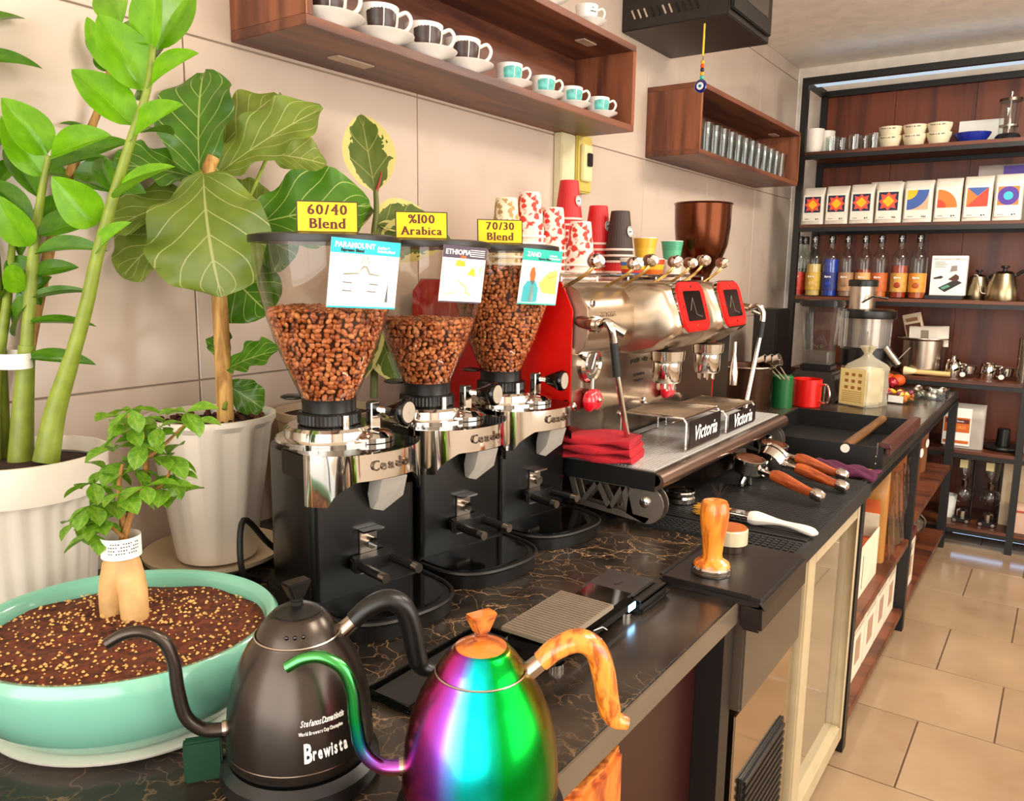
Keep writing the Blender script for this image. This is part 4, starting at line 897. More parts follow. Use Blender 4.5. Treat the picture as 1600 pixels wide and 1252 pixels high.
for k, (gy, nm) in enumerate(((.315, 'a'), (.57, 'b'))):
    # group head: swelling housing that ends in a tilted rounded face with a screen
    prof = [(.34, .334), (.40, .331), (.455, .345), (.496, .372), (.516, .398), (.508, .43), (.486, .482), (.472, .494), (.42, .497), (.34, .498)]
    m = MB(); n = len(prof); vs = []; fs = []
    secs = [(-.094, .88), (-.088, .96), (-.07, 1), (.07, 1), (.088, .96), (.094, .88)]
    for yy, s in secs:
        for x, z in prof:
            vs.append((.34+(x-.34)*(s if abs(yy) < .09 else s*.97), gy+yy*(.85+.15*(1 if x < .42 else .9)), .415+(z-.415)*s))
    for j in range(len(secs)-1):
        for i in range(n): fs.append((j*n+i, j*n+(i+1) % n, (j+1)*n+(i+1) % n, (j+1)*n+i))
    fs += [tuple(range(n-1, -1, -1)), tuple((len(secs)-1)*n+i for i in range(n))]
    m.add(vs, fs); g = m.obj('group_head', M_BST, em, bevel=.004, smooth=60)
    Fm = frame((.4985, gy, .4425), (0, 1, 0), (-.30, 0, 1))
    MB().prism(rrect(-.078, .078, -.058, .058, .03), .0005, .008, Fm).obj('screen_frame', M_RED, g, bevel=.002)
    MB().prism(rrect(-.081, .081, -.061, .061, .032), -.004, .004, Fm).obj('screen_trim', M_CHROME, g)
    MB().prism(rrect(-.050, .050, -.034, .036, .006), .008, .0095, Fm).obj('display', plain('dark_display_glass', '14120f', .05), g)
    MB().tube([(-.03, -.01, .0098), (-.005, .02, .0098), (.0, -.02, .0098), (.03, -.026, .0098)], .0005, 5, Fm).obj('display_line', plain('grey_graphic', '8a8478', .5), g)
    for xx, yy in ((0, .046), (0, -.046), (-.066, 0), (.066, 0)): MB().cyl((0, 0), .0035, .008, .0095, 10, Fm @ Matrix.Translation((xx, yy, 0))).obj('rivet', M_CHROME, g)
    MB().lathe([(.001, .262), (.03, .262), (.034, .268), (.034, .31), (.04, .316), (.042, .338), (.001, .338)], 32, (.445, gy, 0)).obj('brew_group', M_CHROME, em)
    for q in range(6):
        a = q*PI/3; MB().tube([(.445+.022*math.cos(a), gy+.022*math.sin(a), .27), (.445+.02*math.cos(a), gy+.02*math.sin(a), .245)], .003, 6).obj('group_wire', M_CHROME, em)
# hot water nozzle by the right group
MB().lathe([(.001, .215), (.010, .215), (.0115, .25), (.0085, .275), (.004, .30), (.004, .335)], 20, (.47, .71, 0)).obj('water_nozzle', M_CHROME, em)
# gauges and clusters of glossy red lobes on the splash plate
for yy in (.078,):
    Gm = frame((.366, yy, .322), (0, 1, 0), (0, 0, 1))
    gg = MB().lathe([(.043, 0), (.043, .006), (.037, .012), (.034, .006), (.001, .006)], 36, M=Gm).obj('pressure_gauge', M_CHROME, em)
    MB().lathe([(.001, .0062), (.033, .0062), (.033, .007), (.001, .007)], 32, M=Gm).obj('dial', plain('gauge_dial', '4c4238', .3), gg)
    MB().lathe([(.021, .007), (.023, .010), (.025, .007)], 28, M=Gm).obj('inner_ring', M_CHROME, gg)
    MB().box(-.0015, .0015, -.012, .026, .0105, .0118, Gm @ Matrix.Rotation(-.5, 4, 'Z')).obj('needle', M_INKW, gg)
M_REDG = plain('red_gloss', 'd8142c', .12, coat=1)
for (yy, z, x) in ((.074, .245, .366), (.475, .225, .366)):
    r_ = MB()
    for q in range(3):
        a = -.7+q*.7; r_.ball((.014, math.sin(a)*.022, -abs(math.sin(a))*.004), (.016, .014, .024))
    r_.obj('red_lobes', M_REDG, em, loc=(x, yy, z), smooth=60)
    MB().lathe([(.001, 0), (.006, 0), (.006, .034), (.001, .036)], 12, M=frame((x, yy, z), (0, 1, 0), (0, 0, 1))).obj('lobe_pin', M_CHROME, em)
    MB().cyl((x+.012, yy), .004, z+.018, z+.045, 10).obj('lobe_stem', M_CHROME, em)
for (yy, z) in ((.02, .455), (.016, .235), (.235, .19), (.36, .205)):
    MB().lathe([(.001, 0), (.0085, 0), (.0085, .003), (.006, .005), (.001, .005)], 16, M=frame((.3665 if z < .4 else .402, yy, z), (0, 1, 0), (0, 0, 1))).obj('screw', M_CHROME, em)
text('VICTORIA', .016, plain('embossed_steel', 'cabaa6', .3, 1), frame((.4035, .09, .43), (0, 1, 0), (.05, 0, 1)), em, extrude=.001)
marks([.05, .035], .012, plain('dark_etching', '3a322a', .4, .6), frame((.3665, .33, .31), (0, 1, 0), (0, 0, 1)), em)
marks([.06], .008, plain('dark_etching', '3a322a', .4, .6), frame((.3665, .33, .275), (0, 1, 0), (0, 0, 1)), em); marks([.05], .008, plain('dark_etching', '3a322a', .4, .6), frame((.3665, .33, .26), (0, 1, 0), (0, 0, 1)), em)
# drip tray
MB().prism([(.335, .096), (.575, .096), (.5855, .103), (.588, .113), (.584, .122), (.575, .126), (.335, .126)], -.422, .422, XZ(.41)).obj('drip_tray', M_DSTEEL, em, bevel=.002, smooth=60)
MB().tube([(.577, -.012, .109), (.577, .832, .109)], .0165, 20).obj('tray_nose', plain('rosy_steel_bar', 'b09484', .28, 1, var=.02), em)
MB().box(.335, .575, -.015, -.011, .09, .127).obj('tray_end', M_BLACKP, em, bevel=.001)
MB().box(.345, .568, -.004, .824, .1262, .1275).obj('tray_sheet', plain('tray_sheet_steel', 'a8a4a0', .35, .5, var=.02), em)
for k in range(27):
    x = .354+k*.008; MB().box(x, x+.004, .004, .816, .1276, .1292).obj('tray_slat', plain('slat_steel', 'dcdad8', .35, .55, var=.02), em)
MB().box(.332, .346, .0, .826, .127, .142).obj('back_ledge', M_STEEL, em, bevel=.002)
# legs: pairs of cut-out side plates with round feet
for yb in (0.0, .024, .80, .824):
    l = MB()
    for b in (([(.37, .094), (.575, .094), (.57, .085), (.37, .085)]), ([(.37, .085), (.383, .085), (.40, .035), (.388, .03)]), ([(.388, .03), (.40, .04), (.56, .028), (.552, .016)]), ([(.40, .04), (.412, .04), (.445, .085), (.433, .085)]), ([(.433, .085), (.445, .085), (.475, .032), (.463, .032)]), ([(.463, .032), (.475, .032), (.505, .085), (.493, .085)]), ([(.493, .085), (.508, .085), (.524, .03), (.508, .03)]), (arc(.55, .055, .04, -PI/2, PI/2, 10)+[(.515, .094), (.508, .03)])):
        l.prism(b, -.002, .002, XZ(yb))
    l.obj('leg_plate', plain('grey_leg_steel', 'a29689', .35, .9), em, smooth=0)
    MB().lathe([(.001, 0), (.011, 0), (.011, .004), (.006, .007), (.001, .007)], 16, M=frame((.55, yb-.002, .06), (1, 0, 0), (0, 0, 1))).obj('bolt', M_CHROME, em)
for x in (.46, .02):
    for yy in (.075, .74): MB().lathe([(.001, 0), (.034, 0), (.036, .006), (.028, .012), (.014, .016), (.012, .05), (.001, .05)], 28, (x, yy, 0)).obj('foot', M_DSTEEL, em)
MB().box(-.05, .36, .03, .80, .045, .094).obj('chassis', M_BLACK, em)
# cup stands with name plates
for (y0, y1, h) in ((.195, .395, .203), (.445, .655, .183)):
    zb = .1295; st = MB()
    for yy in (y0, y1): st.tube([(.55, yy, zb+.004), (.55, yy, h-.01), (.542, yy, h), (.40, yy, h), (.392, yy, h-.01), (.392, yy, zb+.004)], .0028, 8)
    st.tube([(.55, y0, zb+.003), (.55, y1, zb+.003)], .0028, 8); st.tube([(.392, y0, zb+.003), (.392, y1, zb+.003)], .0028, 8)
    st.tube([(.545, y0, h), (.545, y1, h)], .002, 8); st.tube([(.40, y0, h), (.40, y1, h)], .002, 8)
    cs = T('cup_stand', 'wire cup stand with black name plate on the drip tray, %s' % ('nearer the red towel' if y0 < .3 else 'farther from the red towel'), 'cup stand', (0, MY, HC), 0, 'cup stands on the espresso machine')
    st.obj('wire_frame', M_CHROME, cs)
    for k in range(16): MB().tube([(.40, y0+(k+.5)*(y1-y0)/16, h+.001), (.545, y0+(k+.5)*(y1-y0)/16, h+.001)], .0013, 5).obj('rod', M_STEEL, cs)
    MB().box(.402, .543, y0+.004, y1-.004, h-.004, h-.0015).obj('grid_sheet', plain('stand_sheet', 'c8c4c0', .4, .5), cs)
    MB().box(.5535, .5565, y0+.008, y1-.006, zb+.006, h-.006).obj('name_plate', plain('black_plate', '1c1512', .3), cs, bevel=.0008)
    text('Victoria', .048, M_INKW, frame((.5567, (y0+y1)/2, (zb+h)/2-.002), (0, 1, 0), (0, 0, 1)), cs, bold=.0006, shear=.25, xs=.92)
# steam wands
MB().tube([(.36, .03, .418), (.405, .0, .415), (.44, -.012, .414)], .013, 14).obj('wand_arm', M_STEEL, em)
MB().tube([(.42, -.005, .414), (.432, -.01, .414)], .017, 16).obj('wand_collar', M_CHROME, em)
MB().tube(spline([(.44, -.01, .414), (.455, -.012, .42), (.466, -.01, .405), (.468, -.004, .38)], 4), .009, 12).obj('wand_elbow', M_CHROME, em)
MB().tube([(.455, -.01, .418), (.488, .005, .398)], [.010, .011], 12).obj('wand_handle', M_STEEL, em)
MB().tube([(.468, -.004, .38), (.472, .008, .31)], .0085, 12).obj('wand_grip', M_RUBBER, em)
MB().tube([(.472, .008, .312), (.484, .055, .145)], .0062, 12).obj('steam_wand', M_CHROME, em)
MB().tube([(.484, .055, .145), (.4845, .057, .133)], [.0075, .006], 12).obj('wand_tip', M_STEEL, em)
MB().tube([(.37, .80, .44), (.43, .80, .43), (.485, .775, .425)], .011, 14).obj('wand_arm', M_STEEL, em)
MB().tube(spline([(.485, .775, .425), (.508, .772, .432), (.52, .775, .415), (.52, .775, .39)], 4), .008, 12).obj('wand_elbow', M_CHROME, em)
MB().tube([(.52, .775, .39), (.517, .77, .345)], .0085, 12).obj('wand_grip', M_RUBBER, em)
MB().tube([(.517, .77, .346), (.50, .735, .15)], .0062, 12).obj('steam_wand', M_CHROME, em)
MB().tube([(.40, .81, .43), (.45, .80, .37)], [.013, .017], 14).obj('hot_water_spout', M_STEEL, em)
# lever paddles along the top front edge
M_WK = wood('dark_wood_knob', '4a200e', '8a4a22', 'Z', 40, .35)
for (px, py) in ((932, 408), (993, 412), (1018, 407), (1056, 409), (1080, 411), (1100, 407), (1130, 411)):
    p = at(px, py, 'x', .43)-Vector((0, MY, HC)); b0 = Vector((.375, p.y-.03, .488)); wood_end = px in (1018, 1080, 1130)
    for s in (-.006, .006): MB().tube(spline([b0+Vector((0, s, 0)), (b0+p)/2+Vector((.012, s, .0)), p+Vector((0, s*.6, -.006))], 5), .0022, 6).obj('lever_arm', M_GOLD, em)
    ax = Vector((.75, -.65, .1)).normalized(); Lm = frame(p, Vector((0, 0, 1)).cross(ax), (0, 0, 1))
    kb = MB().lathe([(.001, -.026), (.010, -.026), (.014, -.018), (.0145, 0), (.0125, .006)], 18, M=Lm).obj('lever_knob', M_WK, em)
    MB().lathe([(.0125, .004), (.0135, .007), (.011, .014), (.001, .017)] if wood_end else [(.014, -.002), (.0155, .006), (.012, .016), (.001, .020)], 18, M=Lm).obj('knob_cap', M_CHROME, kb)

# red towel folded on the tray
M_TOWEL = plain('red_terry_cloth', 'b01424', .95, bump=.8, bscale=500, var=.15)
tw = T('red_towel', 'folded bright red cloth on the near end of the drip tray', 'cloth', (.432, 1.475, HC+.131), math.radians(12))
for k, (w, z0, z1) in enumerate(((.058, 0, .016), (.06, .0165, .034), (.055, .0345, .050))):
    m = MB(); m.grid(lambda u, v: (-.075+.15*v, -w+2*w*u, 0), 2, 2)
    def blk(u, v, w=w, z0=z0, z1=z1):
        a = 2*PI*u; c, s = math.cos(a), math.sin(a)
        return (-.075+.15*v+.003*math.sin(v*9+k), w*math.copysign(abs(c)**.35, c)+.003*math.sin(v*7+k*2), (z0+z1)/2+(z1-z0)/2*math.copysign(abs(s)**.6, s)+.003*math.sin(u*11+v*8+k))
    m = MB().grid(blk, 40, 10)
    n0 = len(m.v); m.f += [tuple(range(39, -1, -1)), tuple(10*41+i for i in range(40))]
    m.obj('fold', M_TOWEL, tw, smooth=70)

# ---------------------------------------------------------------- cups on top of the machine
ZT = HC+.499
def paper_pattern(name, base, spots):
    m, nt, b = base_mat(name); L = nt.links.new
    tc = N(nt, 'ShaderNodeTexCoord'); vo = N(nt, 'ShaderNodeTexVoronoi', i_Scale=70.0); L(tc.outputs['Object'], vo.inputs['Vector'])
    n2 = N(nt, 'ShaderNodeTexNoise', i_Scale=60.0, i_Detail=4.0); L(tc.outputs['Object'], n2.inputs['Vector'])
    a = N(nt, 'ShaderNodeMath', operation='MULTIPLY_ADD'); a.inputs[1].default_value = .6; L(vo.outputs['Distance'], a.inputs[0]); L(n2.outputs['Fac'], a.inputs[2])
    L(ramp(nt, a.outputs[0], [(.72, spots), (.8, base)]), b.inputs['Base Color']); b.inputs['Roughness'].default_value = .55
    MATS[name] = m; return m
M_PPR = paper_pattern('red_doodle_paper', 'f0d8c8', 'c83020'); M_PPB = paper_pattern('beige_doodle_paper', 'eee0bc', 'b08a50')
M_PRED = plain('red_ribbed_paper', 'cc1a1e', .5); M_PORA = plain('orange_ribbed_paper', 'd85a30', .5); M_PBRN = plain('dark_brown_ribbed_paper', '3a261e', .55)
CUPS = {}
def paper_cup(kind, loc, label, emblem=False, s=1.0):
    mat, rib = {'red': (M_PRED, 1), 'orange': (M_PORA, 1), 'brown': (M_PBRN, 1), 'doodle': (M_PPR, 0), 'beige': (M_PPB, 0)}[kind]
    t = T('paper_cup', label, 'cup', loc, 0, 'paper cups on the espresso machine'); t.scale = (s, s, s)
    if kind not in CUPS:
        a = MB().lathe([(.033, .004), (.0225, .094), (.0215, .0945), (.021, .091), (.001, .091)], 64 if rib else 28, ripple=(lambda a, z: 1+(.018 if int(a*64/(2*PI)+.5) % 2 else -.012) if .001 < z < .094 else 1) if rib else None).obj('wall', mat, t, smooth=25)
        b = MB().lathe([(.0325, .0055), (.035, .005), (.036, .0025), (.035, 0), (.0325, .001)], 28).obj('rolled_rim', M_PAPERW if not rib else plain('pale_rim', 'f0d0c4', .6), t)
        CUPS[kind] = (a, b)
    else:
        for q in CUPS[kind]: c = q.copy(); COL.objects.link(c); c.parent = t
    if emblem:
        d = Vector((.82, -.57, 0)); d = Vector((.98, -.1, 0)).normalized(); sl = .115
        Mz = frame(d*.0292+Vector((0, 0, .045)), Vector((0, 0, 1)).cross(d), Vector((0, 0, 1))-d*sl)
        MB().lathe([(.001, .0006), (.0125, .0006), (.0125, .0014), (.001, .0014)], 24, M=Mz).obj('emblem', M_PAPERW, t)
        MB().lathe([(.0105, .0014), (.0113, .0019), (.0105, .0022), (.0098, .0019)], 24, M=Mz).obj('emblem_ring', M_INK, t)
        marks([.012], .006, M_INK, Mz @ Matrix.Translation((0, 0, .0016)), t)
    return t
# stacks of upturned cups: (px, py of the stack foot, x plane, nested cups from bottom to top)
STK = [(790, 432, .10, [('beige', 6)], 'beige doodle'), (826, 432, .13, [('doodle', 7)], 'tall red doodle'), (862, 433, .16, [('doodle', 5)], 'short red doodle'), (886, 433, .05, [('orange', 2), ('red', 8)], 'tall red ribbed'),
       (905, 436, .22, [('doodle', 3)], 'front red doodle'), (932, 434, .11, [('orange', 3), ('red', 3)], 'orange and red'), (966, 435, .18, [('red', 2), ('brown', 3)], 'dark brown')]
for (px, py, xv, seq, nm) in STK:
    p = at(px, py, 'x', xv); z = ZT+.001; tot = sum(n for _, n in seq); k = 0
    for kind, n in seq:
        for i in range(n):
            last = k == tot-1
            paper_cup(kind, (xv, p.y, z), ('topmost upturned paper cup of the %s stack on the espresso machine' % nm) if last else ('%s paper cup nested in the %s stack, %s from its foot' % (kind, nm, ('lowest', 'second', 'third', 'fourth', 'fifth', 'sixth', 'seventh', 'eighth', 'ninth', 'tenth', 'eleventh')[k])), emblem=last and kind in ('red', 'brown'), s=1.13)
            k += 1; z += .0164
        z += .0 if kind == seq[-1][0] else .012
def espresso_cup(loc, label, cols, s=1.0):
    t = T('ceramic_cup', label, 'cup', loc, 0, 'ceramic cups on the espresso machine'); t.scale = (s, s, s)
    n = len(cols); P = [(.026, 0), (.027, .004), (.036, .058), (.034, .06), (.028, .012), (.001, .010)]
    for k, c in enumerate(cols):
        z0, z1 = .058*k/n, .058*(k+1)/n; f = lambda z: .027+.009*z/.058
        MB().lathe([(f(z0), z0), (f(z1), z1)], 28).obj('band', plain('cup_'+c, c, .25), t)
    MB().lathe([(.036, .058), (.0345, .06), (.028, .012), (.001, .010)], 28).obj('inside', M_WHITE, t)
    MB().lathe([(.001, 0), (.027, .0005)], 24).obj('foot', M_WHITE, t)
    return t
for (px, xv, dz, cols, lb) in ((1006, .20, 0, ['e8dcb8', 'e8dcb8', 'e8dcb8'], 'cream cup under the yellow cup on the espresso machine'), (1006, .20, .0605, ['e0b840', 'd8a830'], 'yellow glazed cup topmost beside the dark brown paper cups'),
                               (988, .27, 0, ['2a2018', '2a4a90', 'c83828', 'e8b020', '3a70b8', 'e8e0d0'], 'cup striped in blue, red and yellow on the espresso machine'), (1018, .27, 0, ['2a1a10', 'd86a20', 'e8b020', 'c84020'], 'cup striped in brown, orange and yellow on the espresso machine'),
                               (1048, .18, 0, ['e8e0c8', 'e8e0c8'], 'cream cup under the green cup on the espresso machine'), (1048, .18, .0605, ['58b088', '4aa07c'], 'sea green glazed cup topmost by the bronze hopper')):
    p = at(px, 436, 'x', xv); espresso_cup((xv, p.y, ZT+.001+dz), lb, cols, .95)

# ---------------------------------------------------------------- grinder with bronze hopper behind the machine
bg_ = T('bronze_grinder', 'grinder with a bronze metal hopper behind the espresso machine', 'grinder', (.22, 2.50, HC))
M_BRZ = plain('bronze_hopper_paint', '5a2e1a', .22, .9)
MB().box(-.085, .085, -.09, .09, 0, .40).obj('body', M_GBODY, bg_, bevel=.02)
MB().lathe([(.001, .40), (.075, .40), (.075, .44), (.03, .45), (.03, .47), (.001, .47)], 32).obj('head', M_DSTEEL, bg_)
MB().lathe([(.028, .47), (.03, .51), (.042, .535), (.068, .57), (.082, .61), (.088, .67), (.090, .735), (.094, .737), (.090, .741), (.085, .68), (.03, .53)], 44).obj('hopper', M_BRZ, bg_)
MB().box(.03, .12, -.05, .05, .415, .44).obj('dosing_arm', M_BLACKP, bg_, bevel=.004); MB().tube([(.10, .03, .43), (.17, .10, .39)], .006, 8).obj('lever', M_STEEL, bg_)
# ---------------------------------------------------------------- barista mat and tools
bm_ = T('barista_mat', 'black ribbed rubber mat along the front of the espresso machine', 'mat', (0, 0, HC))
MB().box(.515, .850, 1.475, 2.13, .0, .005).box(.8255, .850, 1.475, 2.13, -.03, .0).obj('base', M_RUBBER, bm_, bevel=.001)
r0 = MB().box(.525, .842, -.0038, .0038, .005, .0085).obj('rib', M_RUBBER, bm_, loc=(0, 1.56, 0), bevel=.001, seg=1)
for k in range(1, 44):
    o = r0.copy(); COL.objects.link(o); o.parent = bm_; o.location = (0, 1.56+k*.0128, 0)
c0 = MB().box(-.0042, .0042, -.0042, .0042, .005, .0085).obj('stud', M_RUBBER, bm_, loc=(.53, 1.482, 0))
for i in range(24):
    for j in range(5):
        if i+j == 0: continue
        o = c0.copy(); COL.objects.link(o); o.parent = bm_; o.location = (.532+i*.0132, 1.482+j*.0138, 0)
tm = T('tamping_mat', 'smooth black corner mat hooked over the worktop edge under the tamper', 'mat', (0, 0, HC))
M_TM = plain('dark_brown_silicone', '1d1613', .35, bump=.05)
MB().box(.69, .868, 1.205, 1.465, .0005, .012).box(.832, .868, 1.205, 1.465, -.045, .0005).obj('pad', M_TM, tm, bevel=.005)
MB().box(.69, .695, 1.21, 1.46, .012, .016).box(.70, .85, 1.205, 1.21, .012, .016).obj('lip', M_TM, tm, bevel=.001)
def tamper():
    t = T('tamper', 'tamper with orange wooden handle standing on the corner mat', 'tamper', (.757, 1.275, HC+.0125))
    MB().lathe([(.001, 0), (.0325, 0), (.0335, .002), (.0335, .011), (.031, .014)], 40).obj('base', M_CHROME, t)
    for z in (.004, .008): MB().lathe([(.0336, z), (.0341, z+.0008), (.0336, z+.0016)], 40).obj('groove', M_DSTEEL, t)
    MB().lathe([(.031, .014), (.029, .019), (.018, .026), (.0165, .034), (.0185, .058), (.0235, .09), (.0245, .105), (.023, .121), (.020, .1265), (.001, .127)], 40).obj('handle', wood('tamper_wood', 'b0500e', 'f0902c', 'Z', 45, .3, 5, coat=.4), t)
tamper()
t = T('distribution_tool', 'round coffee distributor with wooden top and cream side behind the tamper', 'coffee tool', (.742, 1.408, HC+.0125))
MB().lathe([(.001, 0), (.028, 0), (.0285, .012), (.024, .013)], 36).obj('base', M_DSTEEL, t); MB().lathe([(.028, .013), (.031, .014), (.031, .040), (.029, .042)], 36).obj('side', plain('cream_metal', 'd8cbaa', .3, .3), t)
MB().lathe([(.029, .042), (.028, .044), (.001, .0445)], 36).obj('top', plain('orange_wood_top', 'b05a20', .4, var=.2), t)
t = T('dosing_ring', 'steel dosing ring lying on the mat by the espresso machine foot', 'ring', (.535, 1.66, HC+.009))
MB().lathe([(.031, 0), (.034, .002), (.034, .012), (.031, .016), (.0335, .024), (.032, .027), (.028, .024), (.0275, .004), (.031, 0)], 40).obj('ring_body', M_CHROME, t)
t = T('counter_brush', 'white-handled brush with yellow bristles lying across the ribbed mat', 'brush', (.62, 1.600, HC+.022), math.radians(-3))
br_ = MB(); rr = random.Random(9)
for k in range(260):
    y0 = rr.uniform(-.014, .014); z0 = rr.uniform(-.007, .007)
    br_.tube([(.055, y0*.8, z0), (.02, y0*1.1, z0*1.2), (-.012+rr.uniform(-.01, .012), y0*1.75, z0*1.5)], [.0008, .0009, .0004], 4)
br_.obj('bristles', plain('yellow_bristle', 'e0a034', .7, var=.2), t)['kind'] = 'stuff'
dk = MB()
for k in range(26):
    y0 = rr.uniform(-.005, .012); dk.tube([(.05, y0, .004), (.02, y0+.012, .02+rr.uniform(0, .01)), (rr.uniform(-.01, .03), y0+.03+rr.uniform(-.008, .01), .035+rr.uniform(0, .016))], [.0005, .0005, .0002], 4)
dk.obj('dark_bristles', plain('dark_bristle', '2a1a10', .7), t)['kind'] = 'stuff'
MB().box(.05, .10, -.016, .016, -.008, .008).obj('ferrule', M_CHROME, t, bevel=.003)
MB().tube(spline([(.097, 0, 0), (.115, 0, .001), (.15, 0, .002), (.19, 0, 0), (.222, 0, -.004), (.235, 0, -.005)], 5), [.013+.003*math.sin(i*.4)-.00035*i for i in range(26)], 12, flat=1.25).obj('handle', M_WHITEP, t)

def portafilter(lb, loc, rz, tilt, roll=0):
    t = T('portafilter', lb, 'portafilter', loc, rz, 'portafilters on the ribbed mat'); t.rotation_euler = (roll, tilt, rz)
    MB().lathe([(.001, 0), (.012, 0), (.026, .008), (.034, .014), (.0355, .038), (.038, .040), (.038, .048), (.034, .049), (.033, .02), (.001, .018)], 40).obj('basket', M_CHROME, t)
    MB().lathe([(.001, .030), (.033, .034)], 32).obj('coffee_puck', plain('coffee_grounds', '6a3a1c', .9, bump=.6), t)
    MB().tube([(.034, 0, .028), (.052, 0, .029), (.07, 0, .030)], [.009, .007, .009], 12).obj('neck', M_CHROME, t)
    MB().tube(spline([(.068, 0, .030), (.085, 0, .032), (.12, 0, .030), (.16, 0, .028), (.178, 0, .029)], 4), [.0125+.0025*math.sin(i*.33) for i in range(17)], 16).obj('handle', wood('cherry_handle', '7a2e10', 'b85a28', 'X', 60, .35, 8), t)
    MB().lathe([(.0135, 0), (.0145, .006), (.0145, .018), (.011, .026), (.001, .029)], 18, M=frame((.177, 0, .029), (0, 1, 0), (0, 0, 1)) ).obj('end_cap', M_CHROME, t)
    MB().tube([(0, -.004, .006), (0, -.014, -.012), (.002, -.016, -.022)], [.008, .007, .006], 10).obj('spout', M_CHROME, t)
    MB().tube([(0, .004, .006), (0, .014, -.012), (.002, .016, -.022)], [.008, .007, .006], 10).obj('spout', M_CHROME, t)
portafilter('portafilter with cherry handle lying nearest the white-handled brush', (.612, 1.880, HC+.033), math.radians(-18), .16)
portafilter('middle portafilter of the three, its basket turned on its side', (.625, 1.985, HC+.040), math.radians(-14), .16, -1.0)
portafilter('portafilter with cherry handle lying nearest the purple cloth', (.606, 2.085, HC+.033), math.radians(-10), .16)
# purple cloth
pc = MB().grid(lambda u, v: (.69+.165*u+.004*math.sin(v*9), 2.165+.10*v-.05*u+.004*math.sin(u*12), .758+.010*math.sin(PI*min(1, max(0, v)))**.4+.003*math.sin(u*17+v*11)), 24, 16)
tag(pc.obj('purple_cloth', plain('purple_cloth_weave', '56123a', .95, bump=.7, bscale=500), smooth=70), 'purple cloth folded on the worktop beside the knock box', 'cloth')
bpy.data.objects['purple_cloth'].modifiers.new('s', 'SOLIDIFY').thickness = .006
# knock box drawer
kb = T('knock_box', 'long black knock box with wooden bar set on the worktop', 'knock box', (0, 0, HC+.001))
x0, x1, y0, y1, h = .47, .842, 2.30, 2.83, .060
MB().box(x0, x1, y0, y1, 0, .004).obj('floor', M_BLACK, kb)
for q in ((x0, x1, y0, y0+.006), (x0, x1, y1-.006, y1), (x0, x0+.006, y0+.006, y1-.006), (x1-.006, x1, y0+.006, y1-.006)): MB().box(q[0], q[1], q[2], q[3], .004, h).obj('wall', M_BLACK, kb, bevel=.001)
MB().tube([(.745, y0+.006, .052), (.745, y1-.006, .052)], .013, 14).obj('knock_bar', wood('worn_bar_wood', '4a2c12', '7a5024', 'Y', 20, .5), kb)
MB().cyl((0, 0), .012, 0, .003, 14, frame((.745, y0-.0005, .047), (1, 0, 0), (0, 0, 1))).obj('bar_cap', M_WHITEP, kb)
MB().box(.828, .858, y0+.005, y1-.005, .060, .072).box(.847, .858, y0+.005, y1-.005, .038, .060).obj('edge_rail', plain('brown_rail', '4a2620', .3), kb, bevel=.003)
MB().box(.8255, .8285, y0-.001, y0+.004, .04, .0725).obj('clip', M_STEEL, kb)
for z in (.015, .035): MB().ball((.825, y0-.001, z), .0025, 8).obj('rivet', M_STEEL, kb)
tag(MB().box(-.009, .009, -.012, .012, 0, .001).obj('price_tag', plain('yellow_tag', 'd8b018', .6), loc=(.812, 2.48-.2, HC+.0006)), 'tiny yellow sticker on the worktop edge beside the knock box', 'sticker')

# ---------------------------------------------------------------- things on the far worktop
t = T('waste_bin', 'dark bronze bucket on the worktop right of the espresso machine', 'bucket', (.185, 3.12, HC))
MB().lathe([(.001, 0), (.088, 0), (.105, .155), (.108, .157), (.108, .163), (.103, .163), (.10, .15), (.086, .006), (.001, .006)], 40).obj('pail', plain('bronze_pail', '4a3020', .35, .7), t)
MB().lathe([(.111, .158), (.113, .161), (.111, .165)], 40).obj('rim', M_STEEL, t)
t = T('measuring_cups', 'bundle of shiny metal scoops resting on the bronze bucket rim', 'scoops', (.27, 3.10, HC+.166))
for k in range(3):
    MB().lathe([(.001, 0), (.02, 0), (.024, .03), (.0225, .03), (.019, .003), (.001, .003)], 20, M=Matrix.Translation((-.03+k*.026, 0, .012+k*.004)) @ Matrix.Rotation(1.2, 4, 'Y')).obj('scoop', M_CHROME, t)
    MB().tube([(-.01+k*.026, .01, .01), (.06+k*.015, -.01, -.045)], .003, 8).obj('scoop_handle', M_CHROME, t)
tag(MB().lathe([(.001, 0), (.04, 0), (.04, .12), (.036, .125), (.001, .125)], 24).obj('green_tin', plain('green_tin_paint', '0c5a28', .4), loc=(.31, 3.19, HC)), 'green tin standing between the bronze bucket and the red mug', 'tin')
t = T('red_mug', 'bright red mug with a metal handle on the far worktop', 'mug', (.385, 3.27, HC))
MB().lathe([(.001, 0), (.05, 0), (.053, .003), (.055, .11), (.052, .11), (.049, .006), (.001, .006)], 40).obj('cup', M_RED, t)
MB().tube(spline([(.05, -.01, .088), (.08, -.03, .095), (.095, -.04, .06), (.082, -.032, .022), (.05, -.01, .026)], 5), .0045, 8).obj('handle', M_CHROME, t); MB().tube([(.07, -.022, .09), (.07, -.022, .02)], .003, 8).obj('handle_wire', M_CHROME, t)
tag(MB().box(-.05, .06, -.1, .1, 0, .36).obj('loudspeaker', M_BLACK, loc=(.06, 3.80, HC), bevel=.006), 'tall black loudspeaker box beside the blender', 'loudspeaker')
t = T('blender', 'blender with clear square jar and black motor base', 'blender', (.36, 3.52, HC))
